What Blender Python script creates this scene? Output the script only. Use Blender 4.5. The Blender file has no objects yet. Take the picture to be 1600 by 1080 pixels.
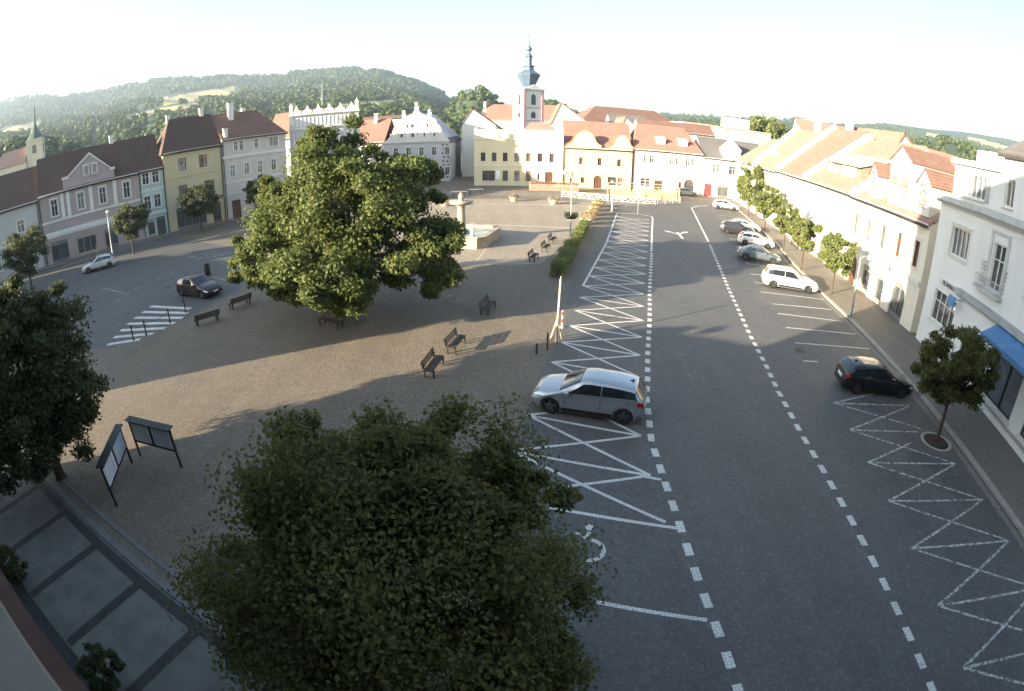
import bpy, math, random
import numpy as np
from math import radians as R, sin, cos, pi, tan, atan2, hypot
from mathutils import Vector, Matrix
sc = bpy.context.scene
COL = sc.collection
# ------------------------------------------------------------------ camera
H = 10.72
PITCH, ROLL = 0.40228, 0.012977
cam = bpy.data.cameras.new("camera")
cam.type = 'PANO'
cam.sensor_fit = 'HORIZONTAL'
cam.sensor_width = 36.0
cam.sensor_height = 36.0 * 691 / 1024
cam.panorama_type = 'FISHEYE_LENS_POLYNOMIAL'
cam.fisheye_fov = R(170)
cam.fisheye_polynomial_k0 = 0.0
cam.fisheye_polynomial_k1 = -0.05236760042896592
cam.fisheye_polynomial_k2 = -1.3341100608214297e-05
cam.fisheye_polynomial_k3 = -2.549249909841004e-06
cam.fisheye_polynomial_k4 = -7.738313949973867e-08
cam.clip_start = 0.1
cam.clip_end = 12000
camo = bpy.data.objects.new("camera", cam)
COL.objects.link(camo)
cr, sr, cp, sp = cos(ROLL), sin(ROLL), cos(PITCH), sin(PITCH)
right = Vector((cr, sr * sp, sr * cp))
up = Vector((-sr, cr * sp, cr * cp))
fwd = Vector((0, cp, -sp))
m = Matrix((right, up, -fwd)).transposed().to_4x4()
m.translation = (0, 0, H)
camo.matrix_world = m
sc.camera = camo
# ------------------------------------------------------------------ sky, sun, exposure
SUN_AZ, SUN_EL = R(30), R(13.5)       # the way the light travels on the ground (from +X), and its height
w = bpy.data.worlds.new("World")
sc.world = w
w.use_nodes = True
nt = w.node_tree
bg = nt.nodes["Background"]
sky = nt.nodes.new("ShaderNodeTexSky")
sky.sky_type = 'NISHITA'
sky.sun_disc = False
sky.sun_elevation = SUN_EL
sky.sun_rotation = R(240)
sky.air_density = 1.0
sky.dust_density = 1.5
sky.ozone_density = 1.0
nt.links.new(sky.outputs[0], bg.inputs[0])
bg.inputs[1].default_value = 0.056
sun = bpy.data.lights.new("sun", 'SUN')
sun.energy = 5.0
sun.angle = R(0.5)
sun.color = (1.0, 0.83, 0.6)
suno = bpy.data.objects.new("sun", sun)
COL.objects.link(suno)
suno.rotation_euler = Vector((cos(SUN_AZ) * cos(SUN_EL), sin(SUN_AZ) * cos(SUN_EL), -sin(SUN_EL))).to_track_quat('-Z', 'Y').to_euler()
sc.view_settings.view_transform = 'Standard'
sc.view_settings.look = 'None'
sc.view_settings.gamma = 1.0
sc.view_settings.exposure = 2.85
HAZE = 0.0002
# ------------------------------------------------------------------ materials
MATS = {}
def _nodes(name):
    mt = bpy.data.materials.new(name); mt.use_nodes = True
    n = mt.node_tree; b = n.nodes["Principled BSDF"]
    return mt, n, b
def _mixcol(n, fac, c1, c2, blend='MIX'):
    x = n.nodes.new("ShaderNodeMix"); x.data_type = 'RGBA'; x.blend_type = blend
    if hasattr(fac, 'links'): n.links.new(fac, x.inputs[0])
    else: x.inputs[0].default_value = fac
    for i, c in ((6, c1), (7, c2)):
        if hasattr(c, 'links'): n.links.new(c, x.inputs[i])
        else: x.inputs[i].default_value = (*c[:3], 1)
    return x.outputs[2]
def _noise(n, vec, scale, detail=4, rough=0.55):
    t = n.nodes.new("ShaderNodeTexNoise"); t.inputs['Scale'].default_value = scale
    t.inputs['Detail'].default_value = detail; t.inputs['Roughness'].default_value = rough
    n.links.new(vec, t.inputs['Vector']); return t.outputs['Fac']
def _ramp(n, fac, lo, hi, a=0.0, b=1.0):
    r = n.nodes.new("ShaderNodeMapRange"); r.inputs[1].default_value = lo; r.inputs[2].default_value = hi
    r.inputs[3].default_value = a; r.inputs[4].default_value = b
    n.links.new(fac, r.inputs[0]); return r.outputs[0]
def _coord(n, kind='Object'):
    return n.nodes.new("ShaderNodeTexCoord").outputs[kind]
def mat(name, col, rough=0.8, metal=0.0, var=0.15, scale=1.5, spec=0.4, coat=0.0, bump=0.0, bscale=20, col2=None, alpha=None):
    if name in MATS: return MATS[name]
    mt, n, b = _nodes(name)
    vec = _coord(n)
    f = _noise(n, vec, scale)
    d = tuple(c * (1 - var) for c in col); l = tuple(min(1, c * (1 + var)) for c in (col2 or col))
    n.links.new(_mixcol(n, _ramp(n, f, .3, .7), d, l), b.inputs['Base Color'])
    b.inputs['Roughness'].default_value = rough; b.inputs['Metallic'].default_value = metal
    b.inputs['Specular IOR Level'].default_value = spec; b.inputs['Coat Weight'].default_value = coat
    if bump:
        bn = n.nodes.new("ShaderNodeBump"); bn.inputs['Strength'].default_value = bump; bn.inputs['Distance'].default_value = .02
        n.links.new(_noise(n, vec, bscale), bn.inputs['Height']); n.links.new(bn.outputs[0], b.inputs['Normal'])
    MATS[name] = mt; return mt
def plaster(name, col, dirt=0.25):
    """render with rain streaks and patches"""
    if name in MATS: return MATS[name]
    mt, n, b = _nodes(name)
    vec = _coord(n)
    mp = n.nodes.new("ShaderNodeMapping"); mp.inputs['Scale'].default_value = (2.2, 2.2, .25); n.links.new(vec, mp.inputs[0])
    st = _noise(n, mp.outputs[0], 1.3, 6, .7)
    pt = _noise(n, vec, .35, 5, .6)
    c = _mixcol(n, _ramp(n, pt, .35, .7), col, tuple(x * .88 for x in col))
    c = _mixcol(n, _ramp(n, st, .5, .85, 0, dirt), c, tuple(x * .45 for x in col))
    n.links.new(c, b.inputs['Base Color']); b.inputs['Roughness'].default_value = .9; b.inputs['Specular IOR Level'].default_value = .2
    bn = n.nodes.new("ShaderNodeBump"); bn.inputs['Strength'].default_value = .25; bn.inputs['Distance'].default_value = .02
    n.links.new(_noise(n, vec, 9, 6), bn.inputs['Height']); n.links.new(bn.outputs[0], b.inputs['Normal'])
    MATS[name] = mt; return mt
def tiles(name, col, col2, row=0.22):
    if name in MATS: return MATS[name]
    mt, n, b = _nodes(name)
    vec = _coord(n)
    wv = n.nodes.new("ShaderNodeTexWave"); wv.wave_type = 'BANDS'; wv.bands_direction = 'Z'; wv.wave_profile = 'SAW'
    wv.inputs['Scale'].default_value = 0.314 / row; wv.inputs['Distortion'].default_value = .3; wv.inputs['Detail'].default_value = 1
    n.links.new(vec, wv.inputs[0])
    big = _noise(n, vec, .25, 5, .65)
    vo = n.nodes.new("ShaderNodeTexVoronoi"); vo.inputs['Scale'].default_value = 3.5; n.links.new(vec, vo.inputs['Vector'])
    sep = n.nodes.new("ShaderNodeSeparateColor"); n.links.new(vo.outputs['Color'], sep.inputs[0])
    c = _mixcol(n, _ramp(n, big, .3, .7), col, col2)
    c = _mixcol(n, _ramp(n, sep.outputs[0], 0, 1, 0, .35), c, tuple(x * .5 for x in col))
    c = _mixcol(n, _ramp(n, wv.outputs['Fac'], .0, .35, .55, 0), c, tuple(x * .35 for x in col))
    n.links.new(c, b.inputs['Base Color']); b.inputs['Roughness'].default_value = .85; b.inputs['Specular IOR Level'].default_value = .25
    bn = n.nodes.new("ShaderNodeBump"); bn.inputs['Strength'].default_value = .6; bn.inputs['Distance'].default_value = .05
    n.links.new(wv.outputs['Fac'], bn.inputs['Height']); n.links.new(bn.outputs[0], b.inputs['Normal'])
    MATS[name] = mt; return mt
def setts(name, col, col2, size=.1, patch=(.35, .65), rough=.75, joint=.45, wear=None):
    """small granite setts: voronoi cells, each with its own shade, dark joints"""
    if name in MATS: return MATS[name]
    mt, n, b = _nodes(name)
    vec = _coord(n)
    vo = n.nodes.new("ShaderNodeTexVoronoi"); vo.inputs['Scale'].default_value = 1 / size; vo.inputs['Randomness'].default_value = .55
    n.links.new(vec, vo.inputs['Vector'])
    ve = n.nodes.new("ShaderNodeTexVoronoi"); ve.feature = 'DISTANCE_TO_EDGE'; ve.inputs['Scale'].default_value = 1 / size; ve.inputs['Randomness'].default_value = .55
    n.links.new(vec, ve.inputs['Vector'])
    sep = n.nodes.new("ShaderNodeSeparateColor"); n.links.new(vo.outputs['Color'], sep.inputs[0])
    big = _noise(n, vec, .09, 6, .65)
    mid = _noise(n, vec, .8, 5, .7)
    c = _mixcol(n, _ramp(n, big, *patch), col, col2)
    c = _mixcol(n, _ramp(n, mid, .35, .75, 0, .45), c, tuple(x * .62 for x in col))
    mpw = n.nodes.new("ShaderNodeMapping"); mpw.inputs['Scale'].default_value = (.55, .05, 1); mpw.inputs['Rotation'].default_value = (0, 0, -.2); n.links.new(vec, mpw.inputs[0])
    c = _mixcol(n, _ramp(n, _noise(n, mpw.outputs[0], 1.0, 4, .6), .4, .7, 0, .35), c, tuple(min(1, x * 1.35) for x in col2))
    c = _mixcol(n, _ramp(n, _noise(n, vec, 2.3, 3, .5), .68, .74, 0, .3), c, tuple(x * .45 for x in col))
    c = _mixcol(n, _ramp(n, sep.outputs[0], 0, 1, 0, .45), c, tuple(x * .5 for x in col2))
    c = _mixcol(n, _ramp(n, sep.outputs[1], .75, 1, 0, .25), c, tuple(min(1, x * 1.7) for x in col2))
    c = _mixcol(n, _ramp(n, ve.outputs['Distance'], .02, .12, joint, 0), c, tuple(x * .3 for x in col))
    n.links.new(c, b.inputs['Base Color']); b.inputs['Roughness'].default_value = rough; b.inputs['Specular IOR Level'].default_value = .3
    bn = n.nodes.new("ShaderNodeBump"); bn.inputs['Strength'].default_value = .5; bn.inputs['Distance'].default_value = .02
    n.links.new(_ramp(n, ve.outputs['Distance'], 0, .25), bn.inputs['Height']); n.links.new(bn.outputs[0], b.inputs['Normal'])
    MATS[name] = mt; return mt
def paint_mat(name, col, wear=.5, size=.1):
    """road paint worn off the joints between the setts (really transparent there)"""
    if name in MATS: return MATS[name]
    mt, n, b = _nodes(name)
    vec = _coord(n)
    ve = n.nodes.new("ShaderNodeTexVoronoi"); ve.feature = 'DISTANCE_TO_EDGE'; ve.inputs['Scale'].default_value = 1 / size; ve.inputs['Randomness'].default_value = .55
    n.links.new(vec, ve.inputs['Vector'])
    nz = _noise(n, vec, 6, 5, .7); nb = _noise(n, vec, .7, 3)
    mx = n.nodes.new("ShaderNodeMath"); mx.operation = 'MULTIPLY'
    n.links.new(_ramp(n, ve.outputs['Distance'], .015, .07, .25, 1), mx.inputs[0])
    n.links.new(_ramp(n, nz, wear - .22, wear - .02), mx.inputs[1])
    n.links.new(_mixcol(n, _ramp(n, nb, .3, .7), tuple(c * .75 for c in col), col), b.inputs['Base Color'])
    b.inputs['Roughness'].default_value = .6
    n.links.new(mx.outputs[0], b.inputs['Alpha'])
    MATS[name] = mt; return mt
def leaf_mat(name, c1, c2, c3, trans=.35):
    if name in MATS: return MATS[name]
    mt, n, b = _nodes(name)
    vec = _coord(n)
    a = _noise(n, vec, 9, 2); g = _noise(n, vec, .6, 3)
    c = _mixcol(n, _ramp(n, g, .35, .65), c1, c2)
    c = _mixcol(n, _ramp(n, a, .45, .75), c, c3)
    n.links.new(c, b.inputs['Base Color']); b.inputs['Roughness'].default_value = .6; b.inputs['Specular IOR Level'].default_value = .25
    t = n.nodes.new("ShaderNodeBsdfTranslucent"); n.links.new(c, t.inputs[0])
    mx = n.nodes.new("ShaderNodeMixShader"); mx.inputs[0].default_value = trans
    n.links.new(b.outputs[0], mx.inputs[1]); n.links.new(t.outputs[0], mx.inputs[2])
    n.links.new(mx.outputs[0], n.nodes["Material Output"].inputs[0])
    MATS[name] = mt; return mt
M_GLASS = mat('window_glass', (.05, .06, .07), .08, var=.3, scale=.8, spec=.8)
M_CARGLASS = mat('car_glass', (.02, .025, .03), .05, var=.1, spec=.9)
M_WFRAME = mat('white_frame', (.7, .7, .68), .6)
M_BFRAME = mat('brown_frame', (.16, .07, .035), .6)
M_RUBBER = mat('rubber', (.015, .015, .016), .8)
M_RIM = mat('rim_metal', (.16, .165, .175), .35, .8)
M_DARKMETAL = mat('dark_metal', (.035, .037, .04), .5, .5)
M_ZINC = mat('zinc', (.3, .32, .33), .45, .6)
M_BARK = mat('bark', (.07, .05, .035), .95, var=.4, scale=8, bump=.6, bscale=12)
M_WOOD = mat('bench_wood', (.06, .047, .038), .75, var=.35, scale=5)
M_STONE = mat('stone', (.42, .38, .32), .85, var=.25, scale=2, bump=.4)
M_TRIM = plaster('white_trim', (.72, .7, .66))
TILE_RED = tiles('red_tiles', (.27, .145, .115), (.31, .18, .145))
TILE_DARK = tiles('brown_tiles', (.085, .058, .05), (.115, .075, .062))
TILE_ORANGE = tiles('orange_tiles', (.28, .18, .145), (.33, .22, .18))
TILE_GREY = tiles('grey_tiles', (.12, .12, .125), (.16, .155, .15))
TILE_MID = tiles('aged_tiles', (.17, .1, .08), (.22, .135, .11))
# ------------------------------------------------------------------ mesh building
class MB:
    def __init__(s): s.v = []; s.f = []; s.m = []; s.pc = []
    def add(s, vs, fs, mi=0):
        s.pc.append(len(s.f)); o = len(s.v); s.v += [tuple(v) for v in vs]
        for f in fs: s.f.append(tuple(i + o for i in f)); s.m.append(mi)
        return s
    def box(s, x0, y0, z0, x1, y1, z1, mi=0):
        if x0 > x1: x0, x1 = x1, x0
        if y0 > y1: y0, y1 = y1, y0
        if z0 > z1: z0, z1 = z1, z0
        v = [(x0, y0, z0), (x1, y0, z0), (x1, y1, z0), (x0, y1, z0), (x0, y0, z1), (x1, y0, z1), (x1, y1, z1), (x0, y1, z1)]
        return s.add(v, [(0, 3, 2, 1), (4, 5, 6, 7), (0, 1, 5, 4), (1, 2, 6, 5), (2, 3, 7, 6), (3, 0, 4, 7)], mi)
    def prism(s, poly, axis, a, b, mi=0):
        """extrude a 2-D polygon along an axis: 'x' (poly in y,z), 'y' (poly in x,z), 'z' (poly in x,y)"""
        n = len(poly)
        def P(p, t): return {'x': (t, p[0], p[1]), 'y': (p[0], t, p[1]), 'z': (p[0], p[1], t)}[axis]
        v = [P(p, a) for p in poly] + [P(p, b) for p in poly]
        f = [tuple(range(n)), tuple(range(2 * n - 1, n - 1, -1))] + [(i, i + n, (i + 1) % n + n, (i + 1) % n) for i in range(n)]
        return s.add(v, f, mi)
    def slab(s, pts, t, mi=0):
        """a plate: polygon in 3-D, thickened along its normal (downwards side)"""
        p = [Vector(q) for q in pts]; nrm = (p[1] - p[0]).cross(p[2] - p[0]).normalized()
        if nrm.z < 0: nrm = -nrm
        n = len(p); v = p + [q - nrm * t for q in p]
        f = [tuple(range(n)), tuple(range(2 * n - 1, n - 1, -1))] + [(i, i + n, (i + 1) % n + n, (i + 1) % n) for i in range(n)]
        return s.add(v, f, mi)
    def tube(s, path, rad, n=8, mi=0, cap=True):
        path = [Vector(p) for p in path]
        if not hasattr(rad, '__len__'): rad = [rad] * len(path)
        rings = []
        for i, p in enumerate(path):
            d = (path[min(i + 1, len(path) - 1)] - path[max(i - 1, 0)]).normalized()
            a = Vector((0, 0, 1)) if abs(d.z) < .9 else Vector((1, 0, 0))
            u = d.cross(a).normalized(); w_ = d.cross(u)
            rings.append([p + (u * cos(2 * pi * k / n) + w_ * sin(2 * pi * k / n)) * rad[i] for k in range(n)])
        v = [q for r_ in rings for q in r_]; f = []
        for i in range(len(path) - 1):
            for k in range(n):
                f.append((i * n + k, i * n + (k + 1) % n, (i + 1) * n + (k + 1) % n, (i + 1) * n + k))
        if cap: f += [tuple(range(n - 1, -1, -1)), tuple((len(path) - 1) * n + k for k in range(n))]
        return s.add(v, f, mi)
    def lathe(s, prof, cx=0, cy=0, n=16, mi=0, rot=0):
        v = [(cx + r_ * cos(2 * pi * k / n + rot), cy + r_ * sin(2 * pi * k / n + rot), z) for r_, z in prof for k in range(n)]
        f = [(i * n + k, i * n + (k + 1) % n, (i + 1) * n + (k + 1) % n, (i + 1) * n + k) for i in range(len(prof) - 1) for k in range(n)]
        f += [tuple(range(n - 1, -1, -1)), tuple((len(prof) - 1) * n + k for k in range(n))]
        return s.add(v, f, mi)
    def ball(s, c, r_, mi=0, n=10, sz=1.0):
        return s.lathe([(max(.001, r_ * sin(pi * i / 6)), c[2] - r_ * sz * cos(pi * i / 6)) for i in range(7)], c[0], c[1], n, mi)
SPLIT = {'pilaster', 'corner_stone', 'niche', 'belfry_window', 'corner_pilaster', 'stem', 'number_plate', 'wheel_housing', 'poster', 'half_column', 'shutter', 'merlon', 'relief_panel', 'louvre', 'surround_bar'}
def obj(name, mb, mats, parent=None, smooth=False, label=None, cat=None, group=None, kind=None, loc=None, rz=None, bevel=0):
    if name in SPLIT and len(mb.pc) > 1:
        ends = mb.pc[1:] + [len(mb.f)]
        for a, b in zip(mb.pc, ends):
            q = MB(); used = sorted({i for f in mb.f[a:b] for i in f}); ix = {u: k for k, u in enumerate(used)}
            q.v = [mb.v[u] for u in used]; q.f = [tuple(ix[i] for i in f) for f in mb.f[a:b]]; q.m = mb.m[a:b]; q.pc = [0]
            o = obj(name, q, mats, parent, smooth, loc=loc, rz=rz, bevel=bevel)
        return o
    me = bpy.data.meshes.new(name)
    me.from_pydata(mb.v, [], mb.f)
    if not isinstance(mats, (list, tuple)): mats = [mats]
    for q in mats: me.materials.append(q)
    if len(mats) > 1: me.polygons.foreach_set('material_index', mb.m)
    if smooth: me.polygons.foreach_set('use_smooth', [True] * len(me.polygons))
    me.update()
    o = bpy.data.objects.new(name, me); COL.objects.link(o)
    if parent: o.parent = parent
    if loc is not None: o.location = loc
    if rz is not None: o.rotation_euler = (0, 0, rz)
    if bevel:
        b = o.modifiers.new('bevel', 'BEVEL'); b.width = bevel; b.segments = 2; b.limit_method = 'ANGLE'
    tag(o, label, cat, group, kind); return o
def tag(o, label=None, cat=None, group=None, kind=None):
    if label: o['label'] = label
    if cat: o['category'] = cat
    if group: o['group'] = group
    if kind: o['kind'] = kind
def thing(name, label, cat, loc=(0, 0, 0), rz=0, group=None):
    o = bpy.data.objects.new(name, None); COL.objects.link(o)
    o.location = loc; o.rotation_euler = (0, 0, rz); tag(o, label, cat, group); return o
def copy_tree(o, parent=None):
    c = o.copy(); COL.objects.link(c); c.parent = parent
    for ch in list(o.children): copy_tree(ch, c)
    return c
def dup(o, loc, rz, label, group=None, scale=None):
    c = copy_tree(o); c.location = loc; c.rotation_euler = (0, 0, rz); c['label'] = label
    if group: c['group'] = group
    if scale: c.scale = (scale,) * 3
    return c
def structure(name, mb, m_, smooth=False): return obj(name, mb, m_, kind='structure', smooth=smooth)
# ------------------------------------------------------------------ ground
PLAZA = setts('plaza_setts', (.165, .14, .11), (.21, .18, .142), .11)
ROADM = setts('road_setts', (.1, .103, .105), (.13, .13, .128), .1, rough=.6, joint=.3)
PAVEM = setts('pavement_setts', (.18, .165, .145), (.22, .2, .175), .07, joint=.3)
KERBM = mat('granite_kerb', (.3, .285, .26), .8, var=.2, scale=3)
LAWNM = mat('far_ground', (.1, .11, .06), .95, var=.3, scale=.02)
def flat(polys, z):
    mb = MB()
    for p in polys: mb.add([(x, y, z) for x, y in p], [tuple(range(len(p)))])
    return mb
def ribbon(pts, wd, z, mb=None, off=0.0):
    """a strip of width wd along a polyline"""
    mb = mb or MB(); P = [Vector((x, y, 0)) for x, y in pts]; L = []; Q = []
    for i, p in enumerate(P):
        d = (P[min(i + 1, len(P) - 1)] - P[max(i - 1, 0)]).normalized(); nn = Vector((-d.y, d.x, 0))
        L.append(p + nn * (wd / 2 + off)); Q.append(p - nn * (wd / 2 - off))
    v = [(q.x, q.y, z) for q in L] + [(q.x, q.y, z) for q in Q]; n = len(P)
    mb.add(v, [(i + n, i + 1 + n, i + 1, i) for i in range(n - 1)]); return mb
g = MB()
g.lathe([(.01, 0), (60, 0), (300, 0)], n=64)
g.f = [f for f in g.f if len(f) == 4]; g.m = g.m[:len(g.f)]
structure('ground', g, PLAZA)
LINE1 = [(5.2, -4), (5.15, 6.5), (5.04, 9.5), (5.1, 14.2), (5.17, 16.35), (5.73, 19.83), (6.2, 21.68), (6.77, 24.2), (8.08, 29.31), (9.46, 35.12), (12.24, 45.85), (17.6, 66.6)]
LINE2 = [(10.1, 1.5), (10.43, 4.51), (10.74, 7.57), (11.28, 12.55), (11.73, 16.63), (12.34, 20.3), (13.0, 23.3), (13.8, 27.3), (15.87, 35.89), (17.57, 42.43), (20.41, 53.14), (23.41, 65.09), (26.27, 76.36)]
KERB = [(17.2, 0), (18.56, 8.0), (19.21, 11.36), (19.9, 14.27), (21.22, 20.25), (22.56, 26.46), (23.41, 30.52), (24.3, 35.5), (25.4, 40.06), (27.04, 46.81), (29.36, 54.32), (34.9, 77.49), (38.59, 95)]
PLZ = [(-1.4, -4), (-.6, 8), (-.3, 15.8), (.5, 18.3), (1.6, 23.25), (2.9, 28.1), (3.9, 35.9), (8.2, 50.5), (12.7, 70), (15, 76), (25, 84)]
structure('road', flat([[(p[0], p[1]) for p in PLZ] + [(40, 95.2)] + [(p[0] + .02, p[1]) for p in reversed(KERB)]], .004), ROADM)
structure('upper_square', flat([[(-26, 47), (-12, 39.5), (-3.2, 41), (2.2, 41.8), (3.6, 46), (7.6, 60), (10.9, 74.2), (11.4, 79.4), (-2, 81), (-20, 79)]], .0035), setts('sun_lifted_setts', (.29, .25, .2), (.34, .3, .245), .12))  # paler sheet over the far plaza, sun brightness put into its colour
structure('cross_street', flat([[(25, 84.0), (24, 93.3), (10, 91.5), (-8, 91), (-24, 92), (-42, 82), (-60, 58), (-55, 48), (-45.3, 60.5), (-33.5, 74), (-20, 82), (-6, 85.5), (8, 84), (15, 76)]], .0055), setts('sun_lifted_street_setts', (.2, .185, .165), (.25, .23, .205), .11))  # setts lightened too, the sunlit look of the street is in the colour
structure('left_street', flat([[(-90, 14), (-24.6, 24), (-21.5, 29), (-20.3, 35), (-24, 47), (-45.3, 60.5), (-55, 48), (-62, 43), (-90, 22)]], .004), ROADM)
# pavement on the right with its kerb
def band(a, b, z0, z1):
    mb = MB(); n = len(a)
    v = [(x, y, z1) for x, y in a] + [(x, y, z1) for x, y in b] + [(x, y, z0) for x, y in a]
    mb.add(v, [(i, i + 1, i + 1 + n, i + n)[::-1] for i in range(n - 1)] + [(i, i + 1, i + 1 + 2 * n, i + 2 * n) for i in range(n - 1)])
    return mb
def shift(pl, dx): return [(x + dx, y) for x, y in pl]
structure('kerb', band(KERB, shift(KERB, .28), 0, .13), KERBM)
structure('pavement', band(shift(KERB, .281), shift(KERB, 6.2), 0, .126), PAVEM)
ribm = ribbon(shift(KERB, -.34), .35, .0085)
structure('gutter', ribm, setts('gutter_setts', (.2, .19, .17), (.25, .235, .21), .12))
# ------------------------------------------------------------------ road markings
WP = paint_mat('worn_white_paint', (.72, .72, .68), .42)
WP2 = paint_mat('faded_white_paint', (.6, .6, .57), .58)
def seg(mb, a, b, wd=.13, z=.009):
    d = Vector((b[0] - a[0], b[1] - a[1])).normalized(); n = Vector((-d.y, d.x)) * wd / 2
    mb.add([(a[0] + n.x, a[1] + n.y, z), (a[0] - n.x, a[1] - n.y, z), (b[0] - n.x, b[1] - n.y, z), (b[0] + n.x, b[1] + n.y, z)], [(0, 1, 2, 3)])
def at_len(pl, s):
    for (x0, y0), (x1, y1) in zip(pl, pl[1:]):
        L = hypot(x1 - x0, y1 - y0)
        if s <= L: return (x0 + (x1 - x0) * s / L, y0 + (y1 - y0) * s / L)
        s -= L
    return pl[-1]
def plen(pl): return sum(hypot(b[0] - a[0], b[1] - a[1]) for a, b in zip(pl, pl[1:]))
def dashes(pl, name, start=0, stop=None, first=0.0):
    mb = MB(); s = first; stop = stop or plen(pl)
    while s + .5 < stop:
        seg(mb, at_len(pl, s), at_len(pl, s + .52), .25, .0125); s += 1.0
    structure(name, mb, WP)
def x_at(pl, y):
    for (x0, y0), (x1, y1) in zip(pl, pl[1:]):
        if min(y0, y1) <= y <= max(y0, y1): return x0 + (x1 - x0) * (y - y0) / (y1 - y0)
    return pl[0][0]
i54 = [p for p in LINE1 if p[1] < 46] + [(12.6, 47.4)]
dashes(i54, 'road_marking', first=.35)
mb = ribbon([(12.66, 47.6), (15.0, 56.8), (17.6, 66.8), (17.9, 68.4), (17.26, 69.4), (15.46, 70.3), (13.7, 69.9)], .2, .0125)
structure('road_marking', mb, WP)
dashes([p for p in LINE2 if p[1] < 55] , 'road_marking', first=.3)
structure('road_marking', ribbon([(20.6, 53.9), (23.41, 65.09), (26.27, 76.36), (27.1, 79.6), (28.88, 82.2), (31.6, 84.2)], .22, .0125), WP)
LT = [(0, 15.8), (.63, 18.3), (1.88, 23.25), (3.19, 28.1), (4.92, 35.9), (8.93, 50.5), (13.6, 70)]
LTX = [(-.25, 13.3)] + LT
zz = MB()
ys = [13.4, 15.8, 18.3, 20.8, 23.25, 25.7, 28.1, 30.7, 33.3, 35.9]
y = 38.5
while y < 69.5: ys.append(y); y += 2.6
Lt = [(x_at(LTX, q), q) for q in ys]
Rt = [(x_at(LINE1, q - 1.45) - .42, q - 1.45 - .1) for q in ys]
for i in range(len(Lt)):
    if i > 0: seg(zz, Lt[i], Rt[i], .13)
    if i + 1 < len(Lt) and Rt[i + 1][1] < 68: seg(zz, Lt[i], Rt[i + 1], .13, .0092 + .0004 * (i % 2))
    if i > 0: seg(zz, Lt[i], Rt[i - 1], .13, .0105 + .0003 * (i % 2))
seg(zz, (1.2, 12.7), (4.95, 11.55)); seg(zz, (4.3, 14.25), (5.0, 14.0))
seg(zz, (2.2, 8.85), (4.93, 7.95))
seg(zz, (4.86, 35.9), (8.9, 50.5), .16, .0118); seg(zz, (8.9, 50.5), (13.55, 70.0), .16, .0118)
structure('road_marking', zz, WP)
# wheelchair symbol (partly under the near tree)
wc = MB()
c0 = (2.2, 10.8)
arc = [(c0[0] + .42 * cos(a), c0[1] + .42 * sin(a)) for a in np.linspace(-1.9, 1.3, 14)]
ribbon(arc, .13, .0095, wc)
ribbon([(c0[0] - .3, c0[1] + .75), (c0[0] - .05, c0[1] + .5), (c0[0] + .1, c0[1] + .75)], .12, .0099, wc)
wc.add([(c0[0] + .12 + .13 * cos(a), c0[1] + .95 + .13 * sin(a), .0095) for a in np.linspace(0, 2 * pi, 10, endpoint=False)], [tuple(range(10))])
structure('road_marking', wc, WP)
zr = MB()
La = [(15.4, 21.4), (14.86, 18.91), (14.32, 16.54), (13.8, 14.1), (13.28, 11.69), (12.74, 9.19), (12.23, 6.64), (11.79, 4.26), (11.3, 2.0)]
Ra = [(20.0, 20.2), (19.6, 18.29), (19.15, 15.75), (18.57, 13.2), (18.15, 10.66), (17.61, 8.19), (17.1, 5.7), (16.6, 3.2), (16.1, .8)]
for i in range(len(La)):
    def cut(a, b, f): return (a[0] + (b[0] - a[0]) * f, a[1] + (b[1] - a[1]) * f)
    if i > 0: seg(zr, La[i], cut(La[i], Ra[i], .8) if i == 2 else Ra[i], .1)
    if i + 1 < len(La) and i > 0: seg(zr, La[i], cut(La[i], Ra[i + 1], .97 if i != 1 else .88), .1, .0095 + .0003 * (i % 2))
    if i > 0: seg(zr, La[i], cut(La[i], Ra[i - 1], .62) if i == 3 else Ra[i - 1], .1, .0105 + .0003 * (i % 2))
structure('road_marking', zr, WP2)
pk = MB()
for a, b in [((18.6, 36.03), (23.9, 35.0)), ((18.27, 33.27), (23.1, 32.6)), ((17.68, 31.23), (22.6, 30.1)), ((17.0, 28.6), (22.2, 27.8)), ((16.36, 26.12), (21.7, 25.4)), ((15.6, 23.6), (16.5, 23.5)),
             ((19.3, 38.6), (24.3, 37.6)), ((20.0, 41.28), (25.0, 40.3)), ((21.12, 44.9), (26.0, 43.4)), ((22.0, 48.4), (27.0, 47.2)), ((23.2, 52.2), (28.0, 51.0)), ((24.16, 56.5), (29.2, 55.2)), ((25.1, 60.3), (30.3, 59.2)),
             ((26.3, 64.2), (31.2, 63.3)), ((27.51, 67.55), (32.0, 67.3)), ((28.3, 71), (32.8, 70.5)), ((29.33, 74.33), (33.6, 73.8))]: seg(pk, a, b, .12)
structure('road_marking', pk, WP)
ar = MB()
def arrow(mb, base, tip, side=None, z=.0095, wd=.16):
    b, t = Vector(base), Vector(tip); d = (t - b).normalized(); n = Vector((-d.y, d.x))
    seg(mb, base, tuple(t - d * .9), wd, z)
    q = [t, t - d * .95 - n * .4, t - d * .95 + n * .4]
    mb.add([(p.x, p.y, z) for p in q], [(0, 1, 2)])
arrow(ar, (17.9, 54.6), (18.35, 58.2), wd=.3)
arrow(ar, (18.2, 57.0), (16.9, 58.9), z=.0105, wd=.3)
arrow(ar, (18.2, 57.2), (19.9, 59.0), z=.011, wd=.3)
structure('road_marking', ar, WP)
ar = MB(); arrow(ar, (8.1, 19.7), (8.45, 24.8), wd=.12)
structure('road_marking', ar, paint_mat('ghost_paint', (.3, .3, .29), .66))
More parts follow.
